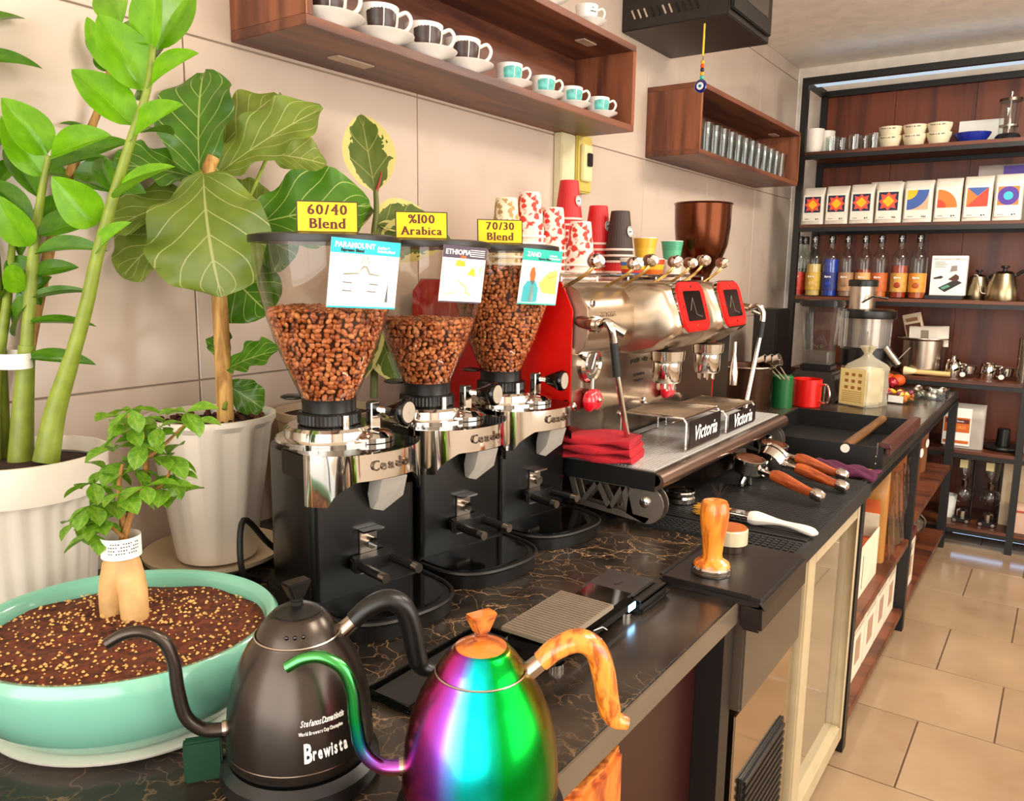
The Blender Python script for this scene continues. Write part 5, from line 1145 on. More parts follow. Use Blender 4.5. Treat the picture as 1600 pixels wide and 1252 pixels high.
MB().add([(-.1, -.11, 0), (.1, -.11, 0), (.1, .11, 0), (-.1, .11, 0), (-.085, -.09, .12), (.085, -.09, .12), (.085, .09, .12), (-.085, .09, .12)], [(0, 3, 2, 1), (4, 5, 6, 7), (0, 1, 5, 4), (1, 2, 6, 5), (2, 3, 7, 6), (3, 0, 4, 7)]).obj('motor_base', plain('dark_taupe_plastic', '241d19', .35), t, bevel=.01)
MB().box(.085, .099, -.06, .06, .02, .09).obj('control_panel', plain('panel_brown', '3a2418', .25), t, bevel=.002)
MB().box(-.062, .062, -.062, .062, .12, .15).obj('coupling', M_BLACKP, t, bevel=.008)
MB().prism(rrect(-.055, .055, -.055, .055, .015), .15, .20).obj('jar_foot', glass('jar_foot_glass', 'c8c4bc', .1, 1.4, .25, '8a8478'), t)
m = MB(); o1 = rrect(-.055, .055, -.055, .055, .015); o2 = rrect(-.075, .075, -.075, .075, .018); n = len(o1)
m.add([(x, y, .20) for x, y in o1]+[(x, y, .39) for x, y in o2], [(i, (i+1) % n, n+(i+1) % n, n+i) for i in range(n)]); m.obj('jar', glass('jar_glass', 'f2f0ea', .04, 1.2, .015), t)
MB().prism(rrect(-.078, .078, -.078, .078, .018), .388, .415).obj('jar_lid', M_BLACKP, t, bevel=.005)
MB().box(.074, .104, -.014, .014, .22, .38).obj('jar_handle', glass('jar_handle_glass', 'e8e4dc', .05, 1.4, .05), t, bevel=.008)
for a in range(4): MB().box(.004, .03, -.004, .004, -.001, .001, Matrix.Translation((0, 0, .212)) @ Matrix.Rotation(a*PI/2, 4, 'Z') @ Matrix.Rotation(-.5, 4, 'Y')).obj('blade', M_STEEL, t)
t = T('juicer', 'tall stainless juicer with black collar and lid behind the blender', 'juicer', (.47, 3.90, HC))
MB().lathe([(.001, 0), (.10, 0), (.102, .01), (.098, .115), (.001, .116)], 40).obj('base', M_STEEL, t); MB().lathe([(.10, .115), (.108, .12), (.108, .19), (.10, .2), (.001, .2)], 40).obj('collar', M_BLACKP, t)
MB().lathe([(.085, .2), (.088, .33), (.001, .331)], 40).obj('basket', M_STEEL, t); MB().lathe([(.098, .2), (.10, .33)], 40).obj('bowl', glass('juicer_bowl', 'd8d4cc', .06, 1.6, .1), t)
MB().lathe([(.001, .33), (.115, .33), (.117, .336), (.115, .362), (.10, .37), (.001, .372)], 40).obj('lid', M_BLACKP, t)
MB().lathe([(.001, .37), (.055, .37), (.055, .47), (.001, .471)], 32, (-.03, -.02, 0)).obj('feed_chute', M_STEEL, t); MB().lathe([(.001, .47), (.062, .47), (.063, .496), (.058, .5), (.001, .5)], 32, (-.03, -.02, 0)).obj('pusher', M_BLACKP, t)
MB().tube([(.09, -.05, .20), (.15, -.07, .13)], .018, 14).obj('juice_spout', M_STEEL, t); MB().tube([(-.02, -.07, .40), (.03, -.10, .43), (.09, -.09, .42)], .005, 8).obj('locking_arm', M_CHROME, t)
# bread bag
M_BAGC = glass('clear_bag', 'efeade', .2, 1.5, .28, 'e4dcc4')
t = T('bread_bag', 'clear plastic bag with yellow printed label and twisted top', 'bag', (.565, 3.455, HC), math.radians(-24))
bg2 = lambda u, v: ((.065*math.copysign(abs(math.cos(2*PI*u))**.5, math.cos(2*PI*u)))*(1 if v < .72 else max(.18, 1-(v-.72)*4.4))*(1+.03*math.sin(v*20+u*9)), (.08*math.copysign(abs(math.sin(2*PI*u))**.5, math.sin(2*PI*u)))*(1 if v < .72 else max(.18, 1-(v-.72)*4.4))*(1+.03*math.sin(v*17+u*14)), .001+.22*v)
MB().grid(bg2, 32, 16).obj('bag', M_BAGC, t, smooth=80)
MB().lathe([(.012, .205), (.014, .212), (.028, .238), (.022, .24), (.01, .22)], 18, ripple=lambda a, z: 1+.25*math.sin(a*7)).obj('twist', M_BAGC, t)
MB().box(-.045, .045, -.06, .06, .004, .15).obj('loaf', plain('bread_loaf', 'd8c8a0', .8, var=.1), t, bevel=.01)
Lf = frame((.069, -.022, .08), (0, 1, 0), (0, 0, 1)); Lm_ = frame((0, -.084, .078), (1, 0, 0), (0, 0, 1))
MB().box(-.058, .058, -.072, .072, 0, .001, Lm_).obj('label', plain('pale_yellow_label', 'e8d890', .6), t)
for j in range(3):
    for i in range(3): MB().box(-.008, .008, -.006, .006, .001, .0014, Lm_ @ Matrix.Translation((-.028+i*.03, .05-j*.026, 0))).obj('picture', plain('label_brown', 'a06830', .6), t)
for j in range(6): MB().box(-.045, .045, -.0015, .0015, .001, .0013, Lm_ @ Matrix.Translation((0, -.018-j*.008, 0))).obj('text_line', plain('label_ochre', 'c09850', .6), t)
# sweets and fruit
for k, (px, py, s) in enumerate(((1389, 597, 1), (1403, 600, 1.05))):
    p = at(px, py, 'z', HC+.01)
    p.y -= .012; q = T('tangerine', ('tangerine beside the copper pot, the left of two', 'tangerine beside the copper pot, the right of two')[k], 'tangerine', (p.x, p.y, HC), 0, 'tangerines on the worktop')
    MB().ball((0, 0, .027*s), (.032*s, .032*s, .027*s), 20).obj('fruit', plain('tangerine_peel', 'e0561a', .45, bump=.3, bscale=300), q); MB().ball((0, 0, .054*s), (.005, .005, .002), 8).obj('stem_end', plain('stem_green', '5a6a28', .7), q)
def tray_of(lb, loc, w, d, rz, cols, n, seed, lab, nm, cat):
    t = T(nm, lb, cat, loc, rz); r = random.Random(seed)
    MB().box(-w/2, w/2, -d/2, d/2, 0, .002).box(-w/2, -w/2+.002, -d/2, d/2, .002, .04).box(w/2-.002, w/2, -d/2, d/2, .002, .04).box(-w/2, w/2, -d/2, -d/2+.002, .002, .04).box(-w/2, w/2, d/2-.002, d/2, .002, .04).obj('tub', M_CLEAR, t)
    for k in range(n):
        c = cols[k % len(cols)]; x, y, z = r.uniform(-w*.42, w*.42), r.uniform(-d*.4, d*.4), r.uniform(.012, .045)
        MB().ball((0, 0, 0), (.013, .011, .009), 8).obj('sweet', plain('sweet_'+c, c, .25, .6 if c in ('b8a890', '4a3a30') else 0), t, loc=(x, y, z), rot=(r.random(), r.random(), r.random()*6))
    MB().box(-.03, .03, 0, .001, 0, .028, frame((lab[0], lab[1], .006), (1, 0, 0), (0, 1, 0))).obj('price_label', M_PAPERW, t)
tray_of('clear tub of yellow and orange sweets with a white price label', (.655, 3.62, HC), .15, .11, -.2, ['e8b030', 'd87820', 'e0c060', 'a8302a', '7a3048'], 40, 3, (.02, -.058), 'sweet_tub', 'sweets')
tray_of('clear tub of silver and dark wrapped sweets near the worktop end', (.755, 3.83, HC), .13, .13, 0, ['b8a890', '4a3a30', 'e0d8cc', '6a5040'], 36, 4, (.0, .066), 'sweet_tub', 'sweets')
t = T('pastry_brush', 'pale wooden brush lying on the shelf edge before the steel pot', 'brush', (.56, 4.25, .794), math.radians(0))
MB().tube([(.07, 0, .014), (.22, 0, .014)], [.011, .012], 10).obj('handle', plain('pale_wood', 'd8b878', .5), t); MB().lathe([(.011, 0), (.013, .01), (.022, .05), (.02, .055), (.001, .055)], 14, M=frame((.075, 0, .016), (0, -1, 0), (0, 0, 1)) @ Matrix.Rotation(PI, 4, 'Y') @ Matrix.Rotation(PI, 4, 'X')).obj('bristles', plain('cream_bristle', 'e8d8a8', .8), t)
t = T('coffee_pot', 'small copper coffee pot with red packet inside on the far worktop', 'coffee pot', (.50, 4.08, HC))
MB().lathe([(.001, 0), (.045, 0), (.047, .01), (.038, .07), (.043, .095), (.04, .095), (.035, .07), (.001, .06)], 32).obj('pot', plain('copper', '9a5a34', .25, 1), t); MB().tube([(.04, 0, .085), (.12, .03, .19)], .003, 8).obj('handle', M_STEEL, t)
MB().grid(lambda u, v: (.03*math.cos(2*PI*u)*(1-v*.5), .03*math.sin(2*PI*u)*(1-v*.5), .08+.05*v+.008*math.sin(u*30)), 18, 5).obj('packet', plain('red_foil', 'b02030', .25, .4), t)
tag(MB().grid(lambda u, v: (.028*math.cos(2*PI*u)*math.sin(PI*(.1+.85*v)), .022*math.sin(2*PI*u)*math.sin(PI*(.1+.85*v)), .05*v+.004*math.sin(u*28+v*9)), 18, 8).obj('red_packet', plain('red_foil', 'b02030', .25, .4), loc=(.565, 4.05, HC+.001)), 'crumpled red foil packet next to the copper pot', 'packet')
t = T('steel_pot', 'stainless pot with wide rim holding coffee packs on the shelf', 'pot', (.64, 4.36, .7905))
MB().lathe([(.001, 0), (.09, 0), (.095, .006), (.10, .165), (.128, .175), (.128, .18), (.098, .176), (.092, .01), (.001, .008)], 44).obj('pot', plain('satin_steel', 'b8aa9a', .25, 1), t)
def pack(nm, lb, cat, loc, rot, w, h, d, col, deco):
    t = T(nm, lb, cat, loc); t.rotation_euler = rot
    def f(u, v):
        a = 2*PI*u; s = 1 if v < .75 else max(.06, 1-(v-.75)*3.8); c, sn = math.cos(a), math.sin(a)
        return (w/2*math.copysign(abs(c)**.35, c), d/2*math.copysign(abs(sn)**.45, sn)*s*(1+.04*math.sin(v*14+u*20)), h*v)
    m = MB().grid(f, 28, 12); m.f.append(tuple(range(27, -1, -1))); m.obj('pouch', plain('pack_'+col, col, .38, var=.04), t, smooth=60)
    for (x0, x1, z0, z1, c) in deco: MB().box(x0*w, x1*w, -d*.54, -d*.5+.0008, z0*h, z1*h).obj('print', plain('print_'+c, c, .5), t)
    return t
pack('coffee_pack', 'tilted cream coffee pack standing in the steel pot', 'coffee pack', (.64, 4.35, .85), (.1, -.25, -.1), .085, .24, .03, 'd8c4a4', [(-.4, .4, .55, .8, '5a2c1c'), (-.3, .3, .85, .92, '8a5a3a')])
MB_p = pack('coffee_pack', 'white coffee pack lying across the rim of the steel pot', 'coffee pack', (.58, 4.33, .973), (0, math.radians(88), 0), .10, .17, .03, 'dcd2c2', [(-.3, .3, .3, .5, '8a7a68')])
# ---------------------------------------------------------------- cups and saucers on the wall shelf
M_BRUSH = plain('brown_brushed_glaze', '3c2a24', .3, var=.4, scale=60); M_TEALG = plain('teal_brushed_glaze', '58b4ac', .3, var=.3, scale=50)
def cup_set(y, s, mat, cl, sl, zb, x=.046, dot=None):
    sz = zb
    sa = T('saucer', sl, 'saucer', (X0+.12+x-.0, y, sz), 0, 'saucers on the wall shelf'); sa.scale = (s, s, s)
    MB().lathe([(.001, 0), (.034, 0), (.036, .003), (.068, .016), (.071, .019), (.069, .020), (.04, .008), (.001, .006)], 40).obj('plate', M_WHITE, sa)
    t = T('coffee_cup', cl, 'cup', (X0+.12+x, y, sz+.0072*s), math.radians(38), 'coffee cups on the wall shelf'); t.scale = (s, s, s)
    MB().lathe([(.001, 0), (.026, 0), (.03, .004), (.0385, .03), (.0415, .062), (.0405, .0635), (.039, .062), (.036, .03), (.026, .007), (.001, .006)], 36).obj('bowl', M_WHITE, t)
    MB().tube(spline([(.038, 0, .05), (.055, 0, .056), (.064, 0, .042), (.056, 0, .024), (.036, 0, .018)], 5), .0042, 10, flat=1.3).obj('handle', M_WHITE, t)
    if mat:
        # painted panel wrapped on the side that faces the room
        f = lambda z: .030+.0085*max(0, z-.004)/.026 if z < .03 else .0385+.003*(z-.03)/.032
        for (a0, a1) in ((-2.05, -1.22), (-1.16, -.42)):
            n = 12; vs = []; fs = []
            for i in range(n+1):
                a = a0+(a1-a0)*i/n; e = .004*abs(math.sin(i*1.3+a0*7))+(.012*(i/n)**3 if a0 > -1.5 else .010*(1-i/n)**3)
                for q in range(7):
                    z = .009+e*.5+(.046-e*1.1)*q/6; rr_ = f(z)+.0007; vs.append((rr_*math.cos(a), rr_*math.sin(a), z))
            for i in range(n):
                for q in range(6): fs.append((i*7+q, i*7+7+q, i*7+8+q, i*7+q+1))
            MB().add(vs, fs).obj('brush_mark', mat, t)
    return t
SZ = 1.679+.0182
YC = [1.078, 1.215, 1.350, 1.480, 1.662, 1.812, 1.952, 2.105]
big = ['brown-brushed cup', 'brown-brushed cup', 'brown-brushed cup', 'brown-brushed cup', 'teal-brushed cup', 'teal-brushed cup', 'teal-brushed cup', 'teal-brushed cup']
ordn = ['leftmost', 'second from the left', 'third from the left', 'fourth from the left', 'fifth from the left', 'sixth from the left', 'seventh from the left', 'rightmost']
for k, y in enumerate(YC):
    cup_set(y, 1.0 if k < 4 else .80, M_BRUSH if k < 4 else M_TEALG, 'white %s, %s on the lower board of the wall shelf' % (big[k], ordn[k]), 'white saucer under the %s %s of the wall shelf' % (big[k], ordn[k]), SZ)
M_CORAL = plain('coral_glaze', 'd88a6a', .3, var=.3)
for k, (y, s, m, lb) in enumerate(((1.66, .95, None, 'plain white cup on top of the wall shelf, leftmost in view'), (1.80, .95, M_CORAL, 'coral painted cup on top of the wall shelf'), (2.02, .78, None, 'small white printed cup on top of the wall shelf, rightmost'))):
    c = cup_set(y, s, m, lb, 'white saucer on top of the wall shelf, ' + ('leftmost' if k == 0 else 'under the coral cup' if k == 1 else 'under the small printed cup'), 1.679+.2442, .05)
    if k == 2: [marks([w_], .005, M_INK, frame((.0405*math.cos(-1.1), .0405*math.sin(-1.1), z_), (math.sin(1.1), math.cos(1.1), 0), (0, 0, 1)), c) for w_, z_ in ((.008, .05), (.026, .038))]

# ---------------------------------------------------------------- drinking glasses in the second wall shelf
gi = 0
gp = None
for row, x in enumerate((.045, -.022, -.08)):
    for k in range(13):
        y = 2.83+k*.083+row*.02
        if y > 3.93: continue
        lb = ('clear drinking glass in the front row of the glass shelf, %s from the left' % ('first', 'second', 'third', 'fourth', 'fifth', 'sixth', 'seventh', 'eighth', 'ninth', 'tenth', 'eleventh', 'twelfth', 'thirteenth')[k]) if row == 0 else 'clear drinking glass in the %s row of the glass shelf' % ('front', 'middle', 'back')[row]
        if gp is None:
            gp = T('drinking_glass', lb, 'glass', (x, y, SZ), 0, 'drinking glasses on the wall shelf')
            MB().lathe([(.001, .0), (.025, 0), (.026, .004), (.034, .11), (.0325, .11), (.0245, .01), (.001, .008)], 20).obj('tumbler', M_THING, gp)
        else: copy_tree(gp, None, loc=(x, y, SZ), label=lb)

# ---------------------------------------------------------------- evil eye pendant hanging from the oven
pp = at(1098, 22, 'y', 2.54); pz = at(1095, 135, 'y', 2.54)
ev = T('evil_eye_pendant', 'blue glass evil eye pendant on a beaded cord below the oven', 'pendant', (pz.x, 2.538, pz.z))
Ht = pp.z-pz.z
MB().tube([(.004, 0, .016), (.003, 0, Ht*.55), (.008, 0, Ht*.80), (.006, 0, Ht+.06), (.006, .012, Ht+.065)], .0009, 6).obj('cord', plain('dark_cord', '2a2018', .8), ev)
MB().tube([(.003, 0, Ht*.42), (.004, 0, Ht*.86)], .0034, 8).obj('yellow_tassel', plain('yellow_thread', 'd8b830', .8), ev)
for k, c in enumerate(('3ab0a0', 'd8a020', '241a30', 'e05020', 'd8b028')): MB().ball((.003, 0, .026+k*.0115), .0068, 12).obj('bead', plain('bead_'+c, c, .2), ev)
Em = frame((0, 0, 0), (1, 0, 0), (0, 0, 1))
MB().lathe([(.001, -.004), (.018, -.004), (.021, 0), (.018, .004), (.001, .004)], 28, M=Em).obj('disc', plain('cobalt_glass', '1c1a6a', .1, coat=1), ev)
MB().lathe([(.001, .0042), (.0115, .0042), (.0115, .0052), (.001, .0052)], 24, M=Em).obj('white_ring', M_WHITE, ev)
MB().lathe([(.001, .0053), (.006, .0053), (.006, .006), (.001, .006)], 20, M=Em).obj('blue_ring', plain('pale_blue_glass', '6ab8e0', .15), ev); MB().lathe([(.001, .0061), (.003, .0061), (.003, .0066), (.001, .0066)], 16, M=Em).obj('pupil', M_BLACKG, ev)

# ---------------------------------------------------------------- back shelving: top board
Y4 = YS+.12
def sx(px, y=Y4, py=300): return at(px, py, 'y', y).x
z = BZ[0]+.0004
for k, (px, y, lb) in enumerate(((1272, YS+.07, 'white cup at the left end of the top shelf'), (1289, YS+.16, 'white cup half hidden behind the one at the left end of the top shelf'))):
    tag(MB().lathe([(.001, 0), (.032, 0), (.04, .02), (.046, .085), (.047, .115), (.0445, .115), (.042, .08), (.001, .01)], 32).obj('tumbler_cup', M_WHITEP, loc=(sx(px, y, 220), y, z)), lb, 'cup', 'white cups on the top shelf')
for k, px in enumerate((1300, 1316, 1336, 1352, 1366)):
    y = YS+.08+(k % 2)*.07
    tag(MB().lathe([(.001, 0), (.026, 0), (.03, .075), (.0285, .075), (.024, .006), (.001, .005)], 20).obj('shot_glass', M_THING, loc=(sx(px, y, 225), y, z)), 'clear shot glass on the top shelf, %s from the white cups' % ('first', 'second', 'third', 'fourth', 'fifth')[k], 'glass', 'shot glasses on the top shelf')
M_CRB = plain('cream_bowl', 'e6dab8', .3)
bwl = 0
for k, px in enumerate((1391, 1429, 1467)):
    for j in range(2):
        t = T('cream_bowl', '%s cream bowl of the %s stack on the top shelf' % (('lower', 'upper')[j], ('left', 'middle', 'right')[k]), 'bowl', (sx(px, YS+.1, 215), YS+.10, z+j*.042), 0, 'cream bowls on the top shelf')
        MB().lathe([(.001, 0), (.036, 0), (.038, .004), (.052, .045), (.053, .058), (.050, .058), (.046, .04), (.001, .010)], 32).obj('bowl', M_CRB, t)
        marks([.022, .004, .008, .016], .006, M_INK, frame((0, -.0540, .047), (1, 0, 0), (0, -.1, 1)), t)
t = T('blue_dish', 'cobalt blue oval dish on the top shelf', 'dish', (sx(1520, YS+.1, 205), YS+.10, z))
MB().lathe([(.001, 0), (.05, 0), (.068, .03), (.075, .046), (.072, .046), (.06, .02), (.001, .008)], 48, sy=.8, ripple=lambda a, zz: 1+.025*math.sin(a*14) if zz > .01 else 1).obj('dish', plain('cobalt_glaze', '1a2a8a', .25), t)
tag(MB().box(-.09, .09, 0, .008, 0, .125).obj('white_card', M_PAPERW, loc=(sx(1533, YS+.24, 190), YS+.24, z+.0015), rot=(-.12, 0, 0)), 'blank white card leaning behind the blue dish', 'card')
t = T('french_press', 'glass french press with black base on the top shelf', 'french press', (sx(1577, YS+.1, 190), YS+.10, z))
MB().lathe([(.001, 0), (.055, 0), (.05, .02), (.04, .03), (.001, .03)], 28).obj('base', M_BLACKP, t); MB().lathe([(.04, .03), (.042, .17)], 28).obj('beaker', M_THING, t); MB().lathe([(.001, .168), (.045, .168), (.045, .18), (.001, .184)], 28).obj('lid', M_DSTEEL, t)
MB().cyl((0, 0), .003, .03, .21, 8).obj('plunger', M_CHROME, t); MB().lathe([(.001, .06), (.038, .06), (.038, .068), (.001, .068)], 24).obj('filter', M_STEEL, t)

# coffee bags on the second board
z = BZ[1]+.0004
M_BAG = plain('pearl_white_bag', 'd8cfc0', .32, var=.06, scale=25, bump=.25, bscale=40)
NAVY, CORAL, YEL, BLU, ORG, PUR, CYA, RED_, BEI = '1c2040', 'e0503c', 'f0b418', '3a5aa0', 'e8742a', '4a3090', '3ab0c0', 'd8402a', 'c8a888'
def bag(px0, px1, art, lb, hh=.175, yoff=0):
    y = YS+.07+yoff; xa, xb = sx(px0+.8, YS+.02, 320), sx(px1-.8, YS+.02, 320); w = xb-xa
    t = T('coffee_bag', lb, 'coffee bag', ((xa+xb)/2, y, z), 0, 'white coffee bags in a row'); d = .07
    def f(u, v):
        a = 2*PI*u; c, sn = math.cos(a), math.sin(a); s = 1 if v < .8 else max(.12, 1-(v-.8)*4.2)
        return (w/2*math.copysign(abs(c)**.3, c)*(1-.03*v), -d*.05*(v > .8)+d/2*math.copysign(abs(sn)**.35, sn)*s*(1+.05*math.sin(v*11+u*25)), hh*v)
    m = MB().grid(f, 32, 12); m.f.append(tuple(range(31, -1, -1))); m.f.append(tuple(12*33+i for i in range(32))); m.obj('pouch', M_BAG, t, smooth=60)
    MB().box(-w*.42, w*.42, -d/2-.0042, -d/2-.0032, .018, hh*.80).obj('front_label', plain('bag_label', 'e4dccd', .5), t)
    q = w*.36; zc = hh*.5+.006
    F = frame((0, -d/2-.0044, zc), (1, 0, 0), (0, 0, 1))
    def P(pts, c, l): MB().prism([(x*q, yy*q) for x, yy in pts], .0003*l, .0003*l+.0003, F).obj('print', plain('print_'+c, c, .5), t)
    if art == 'star':
        P([(-1, -1), (1, -1), (1, 1), (-1, 1)], NAVY, 0)
        st = []
        for k in range(16):
            a = PI*k/8; r = 1.0 if k % 2 == 0 else .72
            if k % 4 == 2: r = 1.12
            st.append((r*math.cos(a), r*math.sin(a)))
        P(st, CORAL, 1); P([(.62, 0), (0, .62), (-.62, 0), (0, -.62)], YEL, 2)
    elif art == 'arc_blue':
        P([(-1, -1), (1, -1), (1, 1), (-1, 1)], BEI, 0); P([(-1, 1)]+[(-1+2*math.cos(a), 1+2*math.sin(a)) for a in [-PI/2*k/10 for k in range(11)]], BLU, 1); P([(-1, 1)]+[(-1+.95*math.cos(a), 1+.95*math.sin(a)) for a in [-PI/2*k/10 for k in range(11)]], YEL, 2)
    elif art == 'arc_orange':
        P([(-1, -1)]+[(-1+2*math.cos(a), -1+2*math.sin(a)) for a in [PI/2*k/10 for k in range(11)]], ORG, 1); P([(-1, -1)]+[(-1+.9*math.cos(a), -1+.9*math.sin(a)) for a in [PI/2*k/10 for k in range(11)]], RED_, 2)
    elif art == 'tri':
        P([(-1, -1), (1, -1), (1, 1), (-1, 1)], ORG, 0); P([(-1, -1), (1, -1), (1, 1)], RED_, 1); P([(-1, 1), (1, 1), (0, .1)], BLU, 2)
    else:
        P([(-1, -1), (1, -1), (1, 1), (-1, 1)], ORG, 0); P([(math.cos(2*PI*k/28), math.sin(2*PI*k/28)) for k in range(28)], PUR, 1); P([(.45*math.cos(2*PI*k/24), .45*math.sin(2*PI*k/24)) for k in range(24)], CYA, 2)
    marks([w*.17], .009, M_INK, frame((w*.24, -d/2-.0044, .027), (1, 0, 0), (0, 0, 1)), t); marks([w*.2], .004, M_INK, frame((-w*.22, -d/2-.0044, .027), (1, 0, 0), (0, 0, 1)), t)
B_ = [(1251, 1287), (1287, 1325), (1325, 1365), (1365, 1409), (1409, 1457), (1457, 1502), (1502, 1550), (1550, 1598)]
AR = ['star', 'star', 'star', 'star', 'arc_blue', 'arc_orange', 'tri', 'ring']
LB = ['white coffee bag with coral star print, leftmost of the row', 'white coffee bag with coral star print, second from the left', 'white coffee bag with coral star print, third from the left', 'white coffee bag with coral star print next to the blue arc bag', 'white coffee bag with blue and yellow arc print', 'white coffee bag with orange and red arc print', 'white coffee bag with orange and blue triangle print', 'white coffee bag with purple ring print']
for k, (a, b) in enumerate(B_): bag(a, b, AR[k], LB[k], .182+.003*k)
for (px, lb, hh) in ((1385, 'plain silver-white bag standing behind the fourth star bag', .205), (1436, 'plain silver-white bag standing behind the blue arc bag', .20)):
    t = pack('coffee_bag', lb, 'coffee bag', (sx(px, YS+.16, 300), YS+.155, z), (0, 0, 0), .14, hh, .07, 'cdc4b8', [])
t = pack('foil_bag', 'shiny foil coffee bag lying on top of the purple ring bag', 'coffee bag', (sx(1530, YS+.2, 265), YS+.22, z+.194), (0, PI/2, 0), .14, .28, .06, 'a89c94', [])
MB().box(-.06, .06, -.033, -.031, .1, .22).obj('print', plain('print_'+PUR, PUR, .4), t)
tag(MB().box(-.15, .15, 0, .1, 0, .12).obj('carton', plain('grey_carton', '8a8078', .7), loc=(sx(1560, YS+.2, 300)+.03, YS+.17, z)), 'grey carton hidden behind the white coffee bags', 'box')

# syrup bottles, box and drip kettles on the third board
z = BZ[2]+.0004
BT = [(1247, .10, 'c83020', 'c8402c', 'red label'), (1256, .17, '3a5a2a', '4a6a3a', 'green'), (1271, .07, 'd8b468', 'c8a040', 'pale gold label'), (1297, .07, '1a3aa0', '1c2a70', 'dark blue'), (1322, .07, '8a6a50', 'a07850', 'brown label'), (1349, .07, '8a3414', 'd8a060', 'amber, half full'), (1374, .07, 'c86428', 'b85a24', 'orange'), (1405, .07, '9a3010', 'c09040', 'dark amber, fuller'), (1434, .07, 'a84a1c', 'd88a30', 'amber with orange label')]
BLB = ['syrup bottle with red label, leftmost on the third shelf', 'greenish syrup bottle half hidden behind the red-labelled one', 'syrup bottle with pale gold label and pale syrup', 'syrup bottle with dark blue syrup', 'syrup bottle behind the juicer chute with brown label', 'syrup bottle with low dark syrup and tan label, right of the juicer', 'syrup bottle with embossed orange label', 'syrup bottle filled highest with dark amber syrup', 'syrup bottle with orange label, nearest the white box']
fills = [.10, .14, .16, .185, .12, .135, .11, .155, .11]
for k, (px, dy, liq, lab, _) in enumerate(BT):
    y = YS+dy; t = T('syrup_bottle', BLB[k], 'bottle', (sx(px, y, 430), y, z), 0, 'syrup bottles on the third shelf')
    MB().lathe([(.001, 0), (.036, 0), (.038, .004), (.038, .185), (.034, .205), (.016, .232), (.0135, .245), (.0135, .285)], 28).obj('glass_body', M_CLEAR, t)
    MB().lathe([(.001, .004), (.0345, .004), (.0345, fills[k]), (.001, fills[k])], 24).obj('syrup', plain('syrup_'+liq, liq, .15), t)
    MB().lathe([(.0385, .03), (.0388, .12), (.0385, .12)], 28).obj('label', plain('label_'+lab, lab, .45, var=.25, scale=40), t)
    MB().lathe([(.001, .262), (.016, .262), (.016, .298), (.012, .302), (.001, .302)], 20).obj('cap', M_BLACKP, t)
    MB().box(-.002, .002, -.0168, -.0155, .268, .295).box(-.008, .008, -.0168, -.0155, .281, .285).obj('cap_mark', M_INKW, t)
    MB().ball((0, -.0385, .062), (.015, .002, .014), 12).obj('picture', plain('pic_'+liq, liq, .4), t)
    marks([.032], .010, M_INKW, frame((0, -.0396, .098), (1, 0, 0), (0, 0, 1)), t)
t = T('scale_box', 'white product box picturing a coffee scale on the third shelf', 'box', (sx(1482, YS+.12, 430), YS+.12, z+.018))
MB().box(-.075, .075, 0, .05, 0, .185).obj('carton', M_PAPERW, t, bevel=.001)
Bx = frame((0, -.0006, 0), (1, 0, 0), (0, 0, 1)); D1 = plain('dark_print', '2a2420', .5)
text('TIMED ELECTRONIC COFFEE SCALE', .0088, plain('red_brown_print', '7a3020', .6), Bx @ Matrix.Translation((0, .168, .0)), t)
for k in range(5): MB().box(-.06, -.06+.04+.008*(k % 3), -.0008, .0008, 0, .0006, Bx @ Matrix.Translation((0, .155-k*.006, 0))).obj('text_line', D1, t)
MB().prism([(-.04, .035), (.03, .075), (.06, .06), (-.01, .015)], 0, .0006, Bx).obj('print', D1, t); MB().prism([(-.03, .035), (.0, .05), (.012, .042), (-.018, .027)], .0006, .001, Bx).obj('print', plain('lcd_print', '5a9a80', .5), t)
MB().prism([(.0, .075), (.03, .1), (.045, .09), (.045, .075), (.03, .066)], .0004, .0009, Bx).obj('print', plain('brown_print2', '4a2a1a', .5), t); MB().prism([(.005, .11), (.035, .115), (.033, .14), (.01, .138)], .0004, .0009, Bx).obj('print', plain('grey_print', '8a8078', .5), t)
MB().prism([(-.062, .082), (-.03, .092), (-.02, .085), (-.03, .078), (-.062, .075)], 0, .0006, Bx).obj('print', D1, t)
tag(MB().box(-.085, .075, -.05, .06, 0, .0175).obj('kitchen_scale', M_BLACKP, loc=(sx(1478, YS+.1, 455), YS+.1, z), bevel=.003), 'flat black scale lying under the white product box', 'scale')
for k, px in enumerate((1528, 1568)):
    t = T('drip_kettle', ('steel drip kettle with gooseneck spout next to the white product box', 'steel drip kettle nearest the shelf post')[k], 'kettle', (sx(px, YS+(.22, .09)[k], 445), YS+(.22, .09)[k], z), 0, 'drip kettles on the third shelf')
    s = .88 if k == 0 else 1.0; t.scale = (s, s, s)
    MB().lathe([(.001, 0), (.068, 0), (.070, .004), (.062, .06), (.046, .118), (.044, .122), (.001, .122)], 36).obj('body', plain('champagne_steel', 'a89878', .28, 1), t)
    MB().lathe([(.044, .122), (.03, .132), (.001, .135)], 28).obj('lid', M_STEEL, t); MB().lathe([(.001, .134), (.009, .134), (.008, .146), (.018, .15), (.017, .157), (.001, .159)], 20).obj('knob', M_BLACKP, t)
    MB().tube(spline([(-.06, 0, .03), (-.085, 0, .035), (-.095, 0, .07), (-.105, 0, .11), (-.12, 0, .115)], 5), .005, 10).obj('spout', M_STEEL, t); MB().tube(spline([(.045, 0, .115), (.075, 0, .135), (.105, 0, .12), (.115, 0, .06)], 5), .008, 10).obj('handle', M_BLACKP, t)

